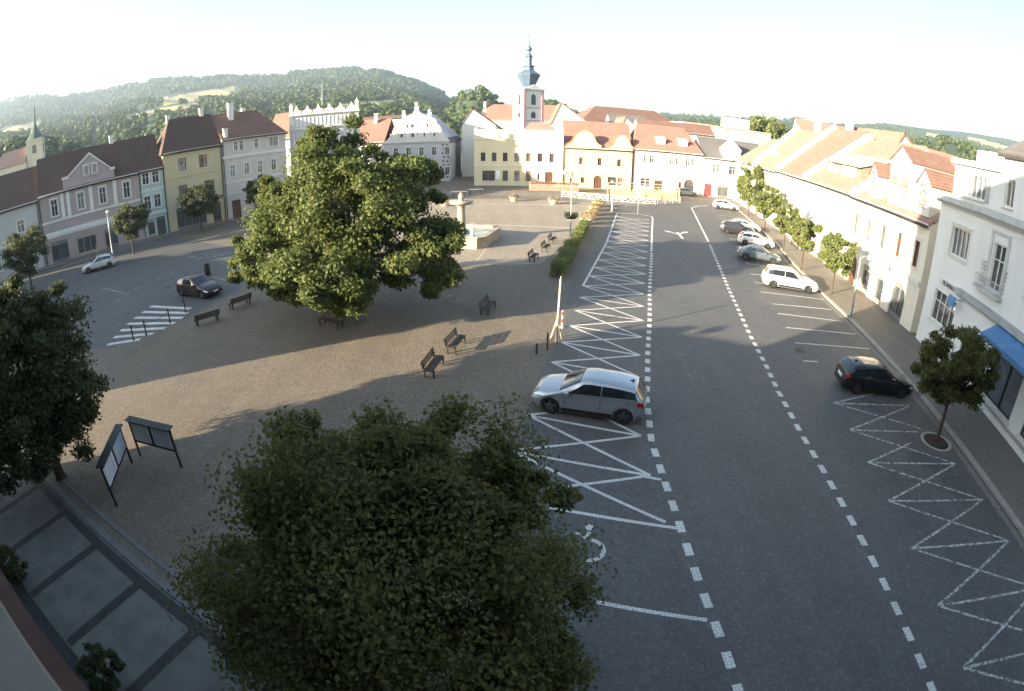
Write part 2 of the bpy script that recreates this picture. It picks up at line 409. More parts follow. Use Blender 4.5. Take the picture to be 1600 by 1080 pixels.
# hatched crossing on the left street and its lane lines
hm = MB()
for k in range(7):
    f = k / 6.0
    a = (-24.2 + (-24.6 + 24.2) * 0 - 3.3 * f + 1.2 * f * f, 24.5 + 7.2 * f); b = (-23.0 + 1.2 * sin(pi * f * .8) - 0.1 * f, 25.4 + 5.6 * f)
    a = (a[0] - .6 * (1 - f), a[1]); seg(hm, (a[0] - .5, a[1]), (b[0], b[1]), .42)
structure('road_marking', hm, WP)
lm = MB()
LD = [(-32.0, 33.0), (-32.2, 36.2), (-32.1, 38.0), (-31.5, 40.5), (-31.1, 41.7), (-30.5, 43.1)]
s = 0
while s + 1 < plen(LD): seg(lm, at_len(LD, s), at_len(LD, s + .8), .14); s += 1.6
ribbon([(-33.5, 47.8), (-31.2, 46.04), (-29.3, 46.93), (-27.6, 49.5)], .13, .009, lm)
seg(lm, (-25.5, 39.27), (-22.49, 37.47), .12); seg(lm, (-37.6, 37.4), (-32.8, 35.4), .12)
structure('road_marking', lm, WP2)
pv = MB()
seg(pv, (-13, 60.2), (6.4, 57.8), .35, .0075); seg(pv, (-14, 75.3), (10.5, 75.0), .35, .0075)
for a, b in (((-9, 66), (11, 70)), ((-1.5, 54.5), (-3, 42))): seg(pv, a, b, .12, .0075)
structure('paving_band', pv, mat('pale_setts', (.42, .37, .3), .8, var=.25, scale=6))
lp_ = [LPp for LPp in [(-60 + .677 * q + 2.4 * .736, 49.1 + .736 * q - 2.4 * .677) for q in (-20, 0, 15, 28, 39)]]
lq_ = [(-60 + .677 * q, 49.1 + .736 * q) for q in (-20, 0, 15, 28, 39)]
structure('left_pavement', band(lp_, lq_, 0, .12), PAVEM); structure('left_kerb', ribbon(lp_, .25, .127), KERBM)
for k, (x, y) in enumerate([(16.1, 25.0), (-28.5, 36.5)]):
    mb = MB(); mb.lathe([(.34, .006), (.34, .0125), (.3, .0125), (.29, .010), (.01, .010)], n=24); mb.f = mb.f[:-2]; mb.m = mb.m[:-2]
    obj('manhole_cover', mb, mat('cast_iron', (.05, .05, .052), .6, .4, scale=12), label=['round iron manhole cover on the road near the open parking bays', 'round iron manhole cover in the street before the left row'][k], cat='manhole cover', loc=(x, y, 0))
# ------------------------------------------------------------------ near pavement and the building the view is taken from
FD = Vector((cos(R(158.6)), sin(R(158.6)), 0))     # along the facade, to the left
FN = Vector((-FD.y, FD.x, 0)) * -1                  # into the square
def fp(a, b, z=0): p = FD * a + FN * b; return (p.x, p.y, z)
mb = MB()
K0, K1 = 3.75, 4.0
def fbox(mb, a0, a1, b0, b1, z0, z1, mi=0):
    v = [fp(a0, b0, z0), fp(a1, b0, z0), fp(a1, b1, z0), fp(a0, b1, z0), fp(a0, b0, z1), fp(a1, b0, z1), fp(a1, b1, z1), fp(a0, b1, z1)]
    mb.add(v, [(0, 1, 2, 3), (7, 6, 5, 4), (4, 5, 1, 0), (5, 6, 2, 1), (6, 7, 3, 2), (7, 4, 0, 3)], mi)
fbox(mb, -20, 40, -1.4, K0, -.1, .11); structure('near_pavement', mb, mat('pavement_slabs', (.14, .145, .14), .85, var=.2, scale=1.6, bump=.3, bscale=30))
mb = MB(); fbox(mb, -20, 40, K0, K1, -.1, .14); fbox(mb, -20, 40, K1 + .35, K1 + .5, -.1, .02)
structure('near_kerb', mb, mat('grey_kerb', (.16, .165, .165), .8))
mb = MB()
for k in range(-6, 14): fbox(mb, k * 2.75 + 1.2, k * 2.75 + 1.55, .35, K0 - .45, .1, .116)
fbox(mb, -20, 40, K0 - .45, K0 - .1, .1, .118); fbox(mb, -20, 40, -.4, .3, .1, .118)
structure('near_pavement_bands', mb, setts('dark_bands', (.05, .052, .055), (.06, .062, .065), .1))
o_ = thing('town_house', 'cream town house the view is taken from, red tiled ledge at bottom left', 'building', (0, 0, 0))
WB0 = -1.4
mb = MB(); fbox(mb, -26, 20.5, WB0 - 16, WB0, 0, 14); fbox(mb, -26, 19, WB0 - 12, WB0 - 3, 14, 22); fbox(mb, 20.5, 26.5, WB0 - 12, WB0, 0, 9.3)  # unseen upper block and low end wing, shaped for the shadow they throw
obj('wall', mb, plaster('vignetted_cream_plaster', (.2, .19, .16)), o_)  # cream lowered to put the lens's corner darkening into the colour
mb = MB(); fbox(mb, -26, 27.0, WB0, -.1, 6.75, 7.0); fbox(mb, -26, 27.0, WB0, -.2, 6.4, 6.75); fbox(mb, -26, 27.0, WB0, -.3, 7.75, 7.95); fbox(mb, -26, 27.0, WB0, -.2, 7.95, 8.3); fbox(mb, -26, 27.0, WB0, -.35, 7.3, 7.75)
obj('cornice', mb, plaster('vignetted_cream_plaster', (.2, .19, .16)), o_)
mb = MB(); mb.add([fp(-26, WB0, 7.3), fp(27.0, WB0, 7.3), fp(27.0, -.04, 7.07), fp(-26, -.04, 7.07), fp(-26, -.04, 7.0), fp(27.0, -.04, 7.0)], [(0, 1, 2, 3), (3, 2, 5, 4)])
obj('ledge', mb, tiles('vignetted_ledge_tiles', (.09, .05, .042), (.11, .06, .05)), o_)  # tile red lowered likewise, corner darkening is in the colour
# ------------------------------------------------------------------ buildings
def xpart(name, mb, m_, parent, smooth=False): return obj(name, mb, m_, parent, smooth)
def wall_front(mb, W, h, ops, th=.35, y0=0.0, mi=0):
    """front wall W x h with real openings; reveals th*.6 deep; its back is closed by the building's body"""
    xs = sorted(set([0, W] + [round(v, 3) for o in ops for v in (o[0], o[0] + o[2])]))
    zs = sorted(set([0, h] + [round(v, 3) for o in ops for v in (o[1], o[1] + o[3])]))
    def inside(x, z): return any(o[0] < x < o[0] + o[2] and o[1] < z < o[1] + o[3] for o in ops)
    for i in range(len(xs) - 1):
        for j in range(len(zs) - 1):
            if not inside((xs[i] + xs[i + 1]) / 2, (zs[j] + zs[j + 1]) / 2):
                mb.add([(xs[i], y0, zs[j]), (xs[i + 1], y0, zs[j]), (xs[i + 1], y0, zs[j + 1]), (xs[i], y0, zs[j + 1])], [(0, 1, 2, 3)], mi)
    for x, z, w_, hh, *_ in ops:
        a, b, c, d = x, x + w_, z, z + hh; r_ = y0 + th
        mb.add([(a, y0, c), (b, y0, c), (b, y0, d), (a, y0, d), (a, r_, c), (b, r_, c), (b, r_, d), (a, r_, d)],
               [(0, 4, 5, 1), (1, 5, 6, 2), (2, 6, 7, 3), (3, 7, 4, 0), (4, 7, 6, 5)], mi)
WINR = [0]; M_CURTAIN = mat('curtained_pane', (.3, .29, .27), .25, var=.45, scale=3); M_BLIND = mat('blind_pane', (.2, .19, .17), .3, var=.3, scale=6); M_GLASS2 = mat('sky_lit_pane', (.11, .13, .15), .04, var=.3, spec=1.0)
def window(parent, x, z, w_, h, frame=M_WFRAME, surround=None, mull=(1, 1), y0=0.0, arch=False, name='window', sill=True, gm=None):
    mb = MB(); t = .07; yf = y0 + .12; yb = y0 + .2
    mb.box(x, yf, z, x + t, yb, z + h); mb.box(x + w_ - t, yf, z, x + w_, yb, z + h)
    mb.box(x + t, yf, z, x + w_ - t, yb, z + t); mb.box(x + t, yf, z + h - t, x + w_ - t, yb, z + h)
    for k in range(1, mull[0] + 1):
        c = x + w_ * k / (mull[0] + 1); mb.box(c - .035, yf + .01, z + t, c + .035, yb - .01, z + h - t)
    if mull[1]: mb.box(x + t, yf + .02, z + h * .64, x + w_ - t, yb - .02, z + h * .64 + .06)
    fr = obj(name, mb, frame, parent)
    p = MB(); p.box(x + .02, y0 + .215, z + .02, x + w_ - .02, y0 + .24, z + h - .02)
    WINR[0] += 1; obj('pane', p, gm or (M_GLASS, M_CURTAIN, M_GLASS, M_BLIND, M_GLASS, M_GLASS2)[(WINR[0] * 7 + int(x * 3)) % 6], fr)
    if surround or sill:
        s_ = MB(); q = .16
        if surround:
            s_.box(x - q, y0 - .06, z, x, y0 + .03, z + h + q); s_.box(x + w_, y0 - .06, z, x + w_ + q, y0 + .03, z + h + q); s_.box(x, y0 - .06, z + h, x + w_, y0 + .03, z + h + q)
            s_.box(x - q - .05, y0 - .13, z + h + q, x + w_ + q + .05, y0 + .03, z + h + q + .09)
        s_.box(x - .12, y0 - .14, z - .1, x + w_ + .12, y0 + .06, z - .004)
        obj('sill', s_, surround or M_TRIM, fr)
    return fr
def door(parent, x, z, w_, h, col, y0=0.0, arch=0):
    if col is SHOP:
        mb = MB(); n = max(1, int(w_ / .95)); t = .07
        mb.box(x, y0 + .1, z, x + w_, y0 + .24, z + .45); mb.box(x, y0 + .1, z + h - .5, x + w_, y0 + .24, z + h)
        for k in range(n + 1):
            c = min(max(x + w_ * k / n, x + t / 2), x + w_ - t / 2); mb.box(c - t / 2, y0 + .12, z + .45, c + t / 2, y0 + .22, z + h - .5)
        fr = obj('shop_front', mb, M_SHOPF[int(x * 7 + w_ * 3) % 4], parent)
        p = MB(); p.box(x + .02, y0 + .215, z + .45, x + w_ - .02, y0 + .238, z + h - .5); obj('pane', p, M_GLASS, fr); return fr
    mb = MB(); mb.box(x, y0 + .18, z, x + w_, y0 + .25, z + h)
    n = 2
    for k in range(n):
        for zz_ in (.08, .52): mb.box(x + w_ * k / n + .08, y0 + .15, z + h * zz_, x + w_ * (k + 1) / n - .08, y0 + .19, z + h * (zz_ + .38))
    return obj('door', mb, col, parent)
M_SHOPF = [mat('shopfront_brown', (.11, .07, .05), .6), mat('shopfront_green', (.05, .09, .07), .6), mat('shopfront_grey', (.16, .16, .16), .6), mat('shopfront_cream', (.35, .31, .24), .6)]
def arch_trim(parent, x, z, w_, h, m_, y0=0.0, q=.3):
    """spandrels closing the top of a rectangular opening to a round arch"""
    mb = MB(); r_ = w_ / 2; cz = z + h - r_; n = 12
    pts = [(x + r_ - r_ * cos(pi * k / n), cz + r_ * sin(pi * k / n)) for k in range(n + 1)]
    for a, b in zip(pts, pts[1:]): mb.prism([a, b, (b[0], z + h), (a[0], z + h)], 'y', y0 - .01, y0 + .3)
    return obj('arch', mb, m_, parent)
def gable_roof(mb, W, D, h, ridge, ov=.35, t=.18, x0=0, hipL=0, hipR=0, ry=None, y0=0.0):
    """ridge parallel to the front; hipL/hipR pull the ridge ends in"""
    ry = D / 2 if ry is None else ry
    gL, gR = (ov if hipL else .0), (ov if hipR else .0)
    sl = (ridge - h) / (ry - y0); zf = h - ov * sl; slb = (ridge - h) / (D - ry); zb = h - ov * slb
    A, B = (x0 - gL, y0 - ov, zf), (x0 + W + gR, y0 - ov, zf); C, E = (x0 + W + gR, D + ov, zb), (x0 - gL, D + ov, zb)
    r0, r1 = (x0 + hipL, ry, ridge), (x0 + W - hipR, ry, ridge)
    mb.slab([A, B, r1, r0], t); mb.slab([E, r0, r1, C], t)
    if hipL: mb.slab([A, r0, E], t)
    if hipR: mb.slab([B, C, r1], t)
def body(mb, W, D, h, gable=None, ry=None, th=.35):
    """closed body behind the front wall (its own front lies th behind the facade plane)"""
    ry = ry or D / 2
    if gable: mb.prism([(th, 0), (D, 0), (D, h - .02), (ry, gable - .2), (th, h - .02 + (gable - .2 - h) * th / ry)], 'x', 0.0, W)
    else: mb.box(0, th, 0, W, D, h)
    mb.box(0, .001, 0, .02, th, h); mb.box(W - .02, .001, 0, W, th, h)
def chimney(parent, x, y, z0, z1, w_=.6, m_=None):
    mb = MB(); mb.box(x - w_ / 2, y - w_ / 2, z0, x + w_ / 2, y + w_ / 2, z1); mb.box(x - w_ / 2 - .08, y - w_ / 2 - .08, z1 - .15, x + w_ / 2 + .08, y + w_ / 2 + .08, z1 + .002)
    obj('chimney', mb, m_ or M_TRIM, parent)
def drain(parent, x, h, y0=0): 
    mb = MB(); mb.tube([(x, y0 - .12, .2), (x, y0 - .12, h - .5), (x, y0 - .3, h - .1)], .06, 8); obj('drainpipe', mb, M_DARKMETAL, parent, True)
def strip(parent, name, x0, x1, z, hh, d, m_, y0=0.0):
    mb = MB(); mb.box(x0, y0 - d, z, x1, y0 + .02, z + hh); mb.box(x0 + .001, y0 - d * .55, z - hh * .5, x1 - .001, y0 + .02, z)
    obj(name, mb, m_, parent)
def building(name, label, A, B, D, h, wallm, roofm, ridge=None, rooftype='gable', hip=(0, 0), wins=(), doors=(), ry=None, cat='building', group=None, cornice=M_TRIM, courses=(), chims=(), drains=(), surround=None, frame=M_WFRAME):
    """A, B: front base corners, left and right as seen from the square. wins: (x, z, w, h[, mulls]); doors: (x, w, h, material[, arch])"""
    W = hypot(B[0] - A[0], B[1] - A[1]); rz = atan2(B[1] - A[1], B[0] - A[0])
    t = thing(name, label, cat, (A[0], A[1], 0), rz, group)
    ops = [(q[0], q[1], q[2], q[3]) for q in wins] + [(d[0], .02, d[1], d[2]) for d in doors]
    mb = MB(); wall_front(mb, W, h, ops); body(mb, W, D, h, ridge if (rooftype == 'gable' and not (hip[0] or hip[1])) else None, ry)
    obj('wall', mb, wallm, t)
    for q in wins: window(t, q[0], q[1], q[2], q[3], frame=frame, surround=surround, mull=q[4] if len(q) > 4 else (1, 1))
    for d in doors:
        door(t, d[0], .02, d[1], d[2], d[3])
        if len(d) > 4 and d[4]: arch_trim(t, d[0], .02, d[1], d[2], wallm)
    rf = None
    if rooftype in ('gable', 'hip'):
        mb = MB(); gable_roof(mb, W, D, h, ridge, hipL=hip[0], hipR=hip[1], ry=ry); rf = obj('roof', mb, roofm, t)
        for c in chims: chimney(rf, c[0], c[1], c[2], c[3], c[4] if len(c) > 4 else .6)
        mb = MB(); mb.tube([(0, -.42, h - .28), (W, -.42, h - .28)], .09, 8); obj('gutter', mb, M_DARKMETAL, t, True)
    elif rooftype == 'flat':
        mb = MB(); mb.box(.3, .3, h, W - .3, D - .3, h + .12); rf = obj('roof', mb, roofm, t)
    if cornice: strip(t, 'cornice', 0, W, h - .32, .22, .24, cornice)
    for z, hh, d in courses: strip(t, 'string_course', 0, W, z, hh, d, cornice or M_TRIM)
    for x in drains: drain(t, x, h)
    return t, rf
LU = Vector((.677, .736))
def LP(s, off=0): return (-60 + .677 * s - .736 * off, 49.1 + .736 * s + .677 * off)
SHOP = mat('shop_dark', (.05, .045, .04), .3, var=.3)
DBROWN = mat('brown_door', (.1, .05, .03), .6)
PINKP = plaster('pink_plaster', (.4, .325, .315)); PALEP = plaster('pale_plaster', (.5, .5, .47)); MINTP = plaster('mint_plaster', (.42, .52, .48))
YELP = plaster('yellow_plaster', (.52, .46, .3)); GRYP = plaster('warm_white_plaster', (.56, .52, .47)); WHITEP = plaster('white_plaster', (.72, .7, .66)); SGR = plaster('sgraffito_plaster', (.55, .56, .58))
LG = 'town houses of the shaded left row'
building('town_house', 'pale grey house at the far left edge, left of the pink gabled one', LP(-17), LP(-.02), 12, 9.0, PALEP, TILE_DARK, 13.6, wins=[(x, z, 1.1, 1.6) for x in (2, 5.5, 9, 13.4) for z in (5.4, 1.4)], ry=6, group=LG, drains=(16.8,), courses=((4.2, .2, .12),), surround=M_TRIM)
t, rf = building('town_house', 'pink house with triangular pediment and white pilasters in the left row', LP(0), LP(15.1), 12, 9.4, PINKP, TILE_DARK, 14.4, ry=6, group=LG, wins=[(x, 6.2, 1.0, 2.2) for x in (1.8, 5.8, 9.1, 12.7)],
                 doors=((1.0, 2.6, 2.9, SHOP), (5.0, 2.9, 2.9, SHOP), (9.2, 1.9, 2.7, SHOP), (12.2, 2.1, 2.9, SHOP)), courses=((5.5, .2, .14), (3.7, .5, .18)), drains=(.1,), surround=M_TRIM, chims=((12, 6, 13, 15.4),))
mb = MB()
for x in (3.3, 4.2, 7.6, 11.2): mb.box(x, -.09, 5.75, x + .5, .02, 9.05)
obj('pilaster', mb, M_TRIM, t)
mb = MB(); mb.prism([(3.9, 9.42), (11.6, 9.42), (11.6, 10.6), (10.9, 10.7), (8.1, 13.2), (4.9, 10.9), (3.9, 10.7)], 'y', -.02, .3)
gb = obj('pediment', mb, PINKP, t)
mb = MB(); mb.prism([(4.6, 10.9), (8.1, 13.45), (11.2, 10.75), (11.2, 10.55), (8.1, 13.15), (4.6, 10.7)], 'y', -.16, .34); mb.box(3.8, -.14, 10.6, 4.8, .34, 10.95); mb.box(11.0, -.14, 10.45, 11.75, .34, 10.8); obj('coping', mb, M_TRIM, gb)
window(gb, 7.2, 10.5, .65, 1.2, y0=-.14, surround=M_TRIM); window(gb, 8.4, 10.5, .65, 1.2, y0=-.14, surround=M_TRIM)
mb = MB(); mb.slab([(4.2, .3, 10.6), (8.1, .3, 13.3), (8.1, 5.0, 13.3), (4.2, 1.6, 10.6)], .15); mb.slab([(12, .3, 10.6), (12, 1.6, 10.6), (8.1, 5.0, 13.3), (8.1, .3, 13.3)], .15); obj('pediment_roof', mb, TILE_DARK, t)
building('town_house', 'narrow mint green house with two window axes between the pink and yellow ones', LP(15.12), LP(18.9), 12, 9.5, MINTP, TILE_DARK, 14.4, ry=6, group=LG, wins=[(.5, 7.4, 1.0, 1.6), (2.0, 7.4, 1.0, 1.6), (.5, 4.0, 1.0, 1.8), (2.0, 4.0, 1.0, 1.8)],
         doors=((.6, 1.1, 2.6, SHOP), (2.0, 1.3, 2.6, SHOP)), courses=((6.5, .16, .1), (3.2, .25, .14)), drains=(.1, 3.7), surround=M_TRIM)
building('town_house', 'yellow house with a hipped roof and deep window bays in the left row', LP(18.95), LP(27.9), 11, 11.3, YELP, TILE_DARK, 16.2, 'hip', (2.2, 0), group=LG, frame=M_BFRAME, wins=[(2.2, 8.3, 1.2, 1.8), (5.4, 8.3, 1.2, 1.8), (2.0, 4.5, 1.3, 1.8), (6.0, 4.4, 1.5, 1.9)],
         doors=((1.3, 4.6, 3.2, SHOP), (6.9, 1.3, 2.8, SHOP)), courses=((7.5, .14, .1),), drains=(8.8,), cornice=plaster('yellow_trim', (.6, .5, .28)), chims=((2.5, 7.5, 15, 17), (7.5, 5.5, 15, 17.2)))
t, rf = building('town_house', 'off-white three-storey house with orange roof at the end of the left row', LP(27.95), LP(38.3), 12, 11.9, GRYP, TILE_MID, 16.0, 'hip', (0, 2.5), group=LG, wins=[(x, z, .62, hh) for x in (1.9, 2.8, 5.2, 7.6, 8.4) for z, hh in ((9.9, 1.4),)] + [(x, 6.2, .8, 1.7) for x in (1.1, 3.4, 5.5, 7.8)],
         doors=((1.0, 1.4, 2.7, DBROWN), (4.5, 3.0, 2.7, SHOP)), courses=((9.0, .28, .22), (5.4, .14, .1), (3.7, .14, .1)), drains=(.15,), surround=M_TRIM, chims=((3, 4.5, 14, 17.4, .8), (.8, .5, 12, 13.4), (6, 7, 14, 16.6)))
# town hall with crenellated attic
A_, B_ = (-35.2, 81.5), (-24.6, 85.2)
t = thing('town_hall', 'tall pale sgraffito town hall with a swallow-tail parapet', 'building', (A_[0], A_[1], 0), atan2(B_[1] - A_[1], B_[0] - A_[0]))
Wt = hypot(B_[0] - A_[0], B_[1] - A_[1])
tops = [(1.6 + k * 2.1, 5.2, 1.0, 1.7) for k in range(4)] + [(1.6 + k * 2.1, 1.3, 1.1, 2) for k in range(4)]
mb = MB(); wall_front(mb, Wt, 14.6, tops); mb.box(0, .35, 0, Wt, 12, 14.6); obj('wall', mb, SGR, t)
for q in tops: window(t, *q, surround=M_TRIM)
for z in (8.6, 12.0, 14.3): strip(t, 'cornice', -.1, Wt + .1, z, .25, .3, M_TRIM)
mb = MB()
for z0, n, hh in ((9.2, 14, 2.3), (12.5, 16, 1.4)):
    for k in range(n): mb.box(.5 + k * (Wt - 1) / n, -.07, z0, .5 + (k + .45) * (Wt - 1) / n, .02, z0 + hh)
obj('arcade_relief', mb, WHITEP, t)
mb = MB()
for k in range(6):
    x = 1.2 + k * (Wt - 2.4) / 5.0
    mb.prism([(x - .75, 14.6), (x + .75, 14.6), (x + .75, 15.0), (x + .35, 15.2), (x, 15.95), (x - .35, 15.2), (x - .75, 15.0)], 'y', .0, .4)
for x in (0.05, Wt - .6): mb.box(x, -.05, 12.9, x + .55, .5, 15.8); mb.prism([(x - .1, 15.8), (x + .65, 15.8), (x + .27, 16.5)], 'y', -.05, .5)
obj('parapet', mb, WHITEP, t)
mb = MB(); mb.tube([(Wt * .48, .3, 15.5), (Wt * .48, .3, 19.2)], [.1, .04]); mb.ball((Wt * .48, .3, 16.6), .25); obj('finial', mb, M_ZINC, t)
mb = MB(); gable_roof(mb, Wt - .8, 11.5, 14.3, 15.2, x0=.4, ov=0, y0=.5); obj('roof', mb, TILE_RED, t)
building('town_house', 'low house with bright red roof between the white house and the town hall', (-44.5, 92), (-33.5, 92), 9, 11, WHITEP, TILE_RED, 15.8, wins=[(2, 7, 1, 1.4), (6, 7, 1, 1.4)])
# sgraffito house with the stepped volute gable
A_, B_ = (-26.2, 108.5), (-12.8, 108.5)
Wt = B_[0] - A_[0]
t = thing('gabled_house', 'pale sgraffito corner house with white stepped volute gable and red roof', 'building', (A_[0], A_[1], 0), 0)
ops = [(2 + k * 2.6, 5.3, .95, 1.7) for k in range(5)] + [(2 + k * 2.6, 1.2, 1.0, 1.7) for k in range(5)]
mb = MB(); wall_front(mb, Wt, 8.3, ops); mb.prism([(0, 0), (Wt, 0), (Wt, 8.3), (Wt / 2 + .2, 14.3), (0, 8.3)], 'y', .35, 24); obj('wall', mb, SGR, t)
for q in ops: window(t, *q, surround=M_TRIM)
strip(t, 'cornice', 0, Wt, 8.1, .3, .3, M_TRIM)
mb = MB(); random.seed(5)
for k in range(9):
    for x in (Wt - .75, Wt - 1.6): mb.box(x + (.2 if k % 2 else 0), -.05, .6 + k * .82, x + .5 + (.2 if k % 2 else 0), .01, 1.05 + k * .82)
obj('corner_stone', mb, mat('dark_sgraffito', (.2, .21, .23), .9), t)
gx = Wt / 2 + .1
half = [(6.4, 8.42), (6.2, 8.7), (5.6, 9.1), (5.3, 9.9), (4.9, 10.1), (4.8, 10.9), (4.5, 11.5), (4.1, 11.6), (4.0, 12.3), (3.5, 12.9), (2.9, 13.0), (2.9, 13.6), (3.0, 14.1), (2.3, 14.1), (2.2, 13.5), (1.5, 13.6), (.8, 14.0), (.45, 14.6), (.35, 15.4), (0.0, 15.7)]
poly = [(gx + x, z) for x, z in half] + [(gx - x, z) for x, z in reversed(half[:-1])]
mb = MB(); mb.prism(poly, 'y', -.05, .45)
for x in (-2.6, 2.6, 0): mb.ball((gx + x, .2, 14.45 if x else 16.0), .38)
gb = obj('gable', mb, WHITEP, t)
mb = MB()
for k in range(9): mb.box(gx - 5.4 + k * 1.3, -.16, 8.8, gx - 5.4 + k * 1.3 + .3, -.052, 10.0 if k in (0, 8) else (11.3 if k in (1, 7) else 12.8))
strip(gb, 'gable_course', gx - 5, gx + 5, 10.35, .14, .14, WHITEP); strip(gb, 'gable_course', gx - 3.4, gx + 3.4, 12.5, .14, .14, WHITEP)
obj('half_column', mb, WHITEP, gb)
mb = MB()
for x, z in ((-3.3, 9.2), (-1.0, 9.2), (1.2, 9.2), (3.4, 9.2), (-2.1, 11.1), (-1, 11.1), (2.0, 11.1)): mb.box(gx + x, -.06, z, gx + x + .45, -.045, z + .75)
obj('niche', mb, M_GLASS, gb)
mb = MB(); mb.slab([(-.4, .45, 8.0), (Wt / 2 + .1, .45, 14.0), (Wt / 2 + .1, 24, 14.0), (-.4, 24, 8.0)], .2); rl = obj('roof', mb, TILE_RED, t)
mb = MB(); mb.slab([(Wt + .4, .45, 8.0), (Wt + .4, 24, 8.0), (Wt / 2 + .1, 24, 14.0), (Wt / 2 + .1, .45, 14.0)], .2); obj('roof', mb, TILE_GREY, t)
building('town_house', 'low red-roofed house attached left of the stepped volute gable', (-38, 110), (-26.3, 109.5), 12, 8.6, WHITEP, TILE_RED, 13.4, wins=[(2, 5, 1, 1.6), (5, 5, 1, 1.6), (8, 5, 1, 1.6)], hip=(2, 0), chims=((8.5, 5, 12.5, 14.6),))
# far row facing the camera
def FPt(s, off=0): u = Vector((.9996, -.028)); return (-7.3 + u.x * s, 99.7 + u.y * s + off)
FG = 'sunlit houses of the far row'
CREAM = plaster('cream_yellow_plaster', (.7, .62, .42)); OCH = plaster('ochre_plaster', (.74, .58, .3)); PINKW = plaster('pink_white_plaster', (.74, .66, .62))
t, rf = building('palace', 'long cream two-storey building with a plain attic parapet, seven windows wide', FPt(0), FPt(16.1), 13, 9.0, CREAM, TILE_GREY, rooftype='flat', frame=M_BFRAME, group=FG,
         wins=[(x, 4.55, .85, 1.6) for x in (1.2, 3.2, 5.2, 7.3, 9.4, 11.5, 13.6)] + [(1.5, .9, 2.3, 1.9), (5.2, .9, .95, 1.9), (7.3, .9, .95, 1.9), (9.4, .9, .95, 1.9), (11.5, 1.2, .4, 1.2)],
         doors=((12.9, 1.4, 2.7, DBROWN),), courses=((3.7, .16, .12),), surround=None)
mb = MB(); mb.box(0, -.12, 9.02, 16.1, .3, 10.4); mb.box(-.05, -.22, 10.25, 16.15, .36, 10.45); mb.box(15.4, -.15, 10.4, 16.0, .3, 11.0); mb.box(.1, -.15, 10.4, .5, .3, 10.8); mb.box(5.5, .3, 10.4, 6.0, .8, 11); obj('parapet', mb, CREAM, t)
mb = MB(); mb.box(4.0, -.06, 1.2, 4.7, .01, 2.9); obj('sign_board', mb, mat('white_board', (.8, .8, .78), .5), t)
def bell_gable(parent, xc, z0, halfw, hh, m_, name='bell_gable'):
    prof = [(1, 0), (.97, .12), (.8, .2), (.66, .36), (.56, .66), (.36, .9), (.14, 1.0), (0, 1.02)]
    poly = [(xc + halfw * a, z0 + hh * b) for a, b in prof] + [(xc - halfw * a, z0 + hh * b) for a, b in reversed(prof[:-1])]
    mb = MB(); mb.prism(poly, 'y', -.02, .4); g_ = obj(name, mb, m_, parent)
    pr2 = [(p[0] + (p[0] - xc) * .04, p[1] + .14) for p in poly]; mb = MB()
    for (a, b, c, d) in zip(poly, poly[1:], pr2[1:], pr2): mb.prism([a, b, c, d], 'y', -.14, .46)
    obj('coping', mb, mat('coping_brown', (.35, .16, .1), .8), g_)
    return g_
t, rf = building('town_house', 'ochre house with two rounded white-edged gables and an arched doorway', FPt(16.2), FPt(28.9), 12, 7.6, OCH, TILE_RED, 12.6, ry=6, frame=M_BFRAME, group=FG,
         wins=[(x, 4.3, .75, 1.4) for x in (2.8, 6.2, 9.8)] + [(1.2, .9, .6, .9), (3.2, .9, .7, 1.1), (8.2, .7, 1.6, 1.6), (10.1, .7, 1.1, 1.6)], doors=((5.6, 1.5, 2.4, DBROWN, 1),), drains=(.05, 12.6), courses=((3.3, .1, .1),))
for xc, hw in ((3.6, 3.2), (10.5, 2.4)):
    g_ = bell_gable(t, xc, 7.62, hw, 3.0 if hw > 3 else 2.6, OCH)
    for dx in (-.55, .25): window(g_, xc + dx, 8.0, .32, .8, y0=-.14, sill=False, mull=(0, 0))
    mb = MB(); mb.slab([(xc - hw * .6, .4, 8.9), (xc, .4, 10.0), (xc, 3.4, 10.0), (xc - hw * .6, 1.9, 8.9)], .12); mb.slab([(xc + hw * .6, .4, 8.9), (xc + hw * .6, 1.9, 8.9), (xc, 3.4, 10.0), (xc, .4, 10.0)], .12); obj('dormer_roof', mb, TILE_RED, t)
t, rf = building('town_house', 'pinkish white house with pointed gateway, two dormers and a hipped pink roof', FPt(29), FPt(42.4), 11, 8.0, PINKW, TILE_RED, 12.7, 'hip', (1.5, 2.6), group=FG,
         wins=[(x, 5.4, .8, 1.5) for x in (1.9, 3.1, 7.0, 8.1, 10.1, 11.2)] + [(1.6, .9, 1.8, 1.6), (6.2, .9, .5, 1.3), (7.3, .9, .5, 1.3)], doors=((4.2, 1.6, 2.2, DBROWN), (8.9, .6, 2.3, SHOP), (10.0, 2.0, 2.9, SHOP, 1)), drains=(.05,))
for x in (4.6, 9.0):
    mb = MB(); mb.box(x, 1.2, 9.1, x + 1.6, 3.2, 10.1); mb.slab([(x - .2, 1.0, 10.1), (x + 1.8, 1.0, 10.1), (x + 1.8, 3.6, 10.7), (x - .2, 3.6, 10.7)], .1); dm = obj('dormer', mb, PINKW, rf)
    window(dm, x + .4, 9.2, .8, .75, y0=1.05, sill=False)
t, rf = building('town_house', 'white house with dark roof and pointed dormer, rightmost of the far row', FPt(42.5), FPt(56), 10, 7.6, WHITEP, TILE_GREY, 11.4, ry=5, group=FG, wins=[(2, 4.6, 1.6, 1.7), (5.4, 4.6, 1.6, 1.7), (9, 4.6, 1.6, 1.7)], doors=((.6, 1.6, 2.4, mat('red_door', (.4, .05, .06))), (3.4, 2.2, 2.4, SHOP)))
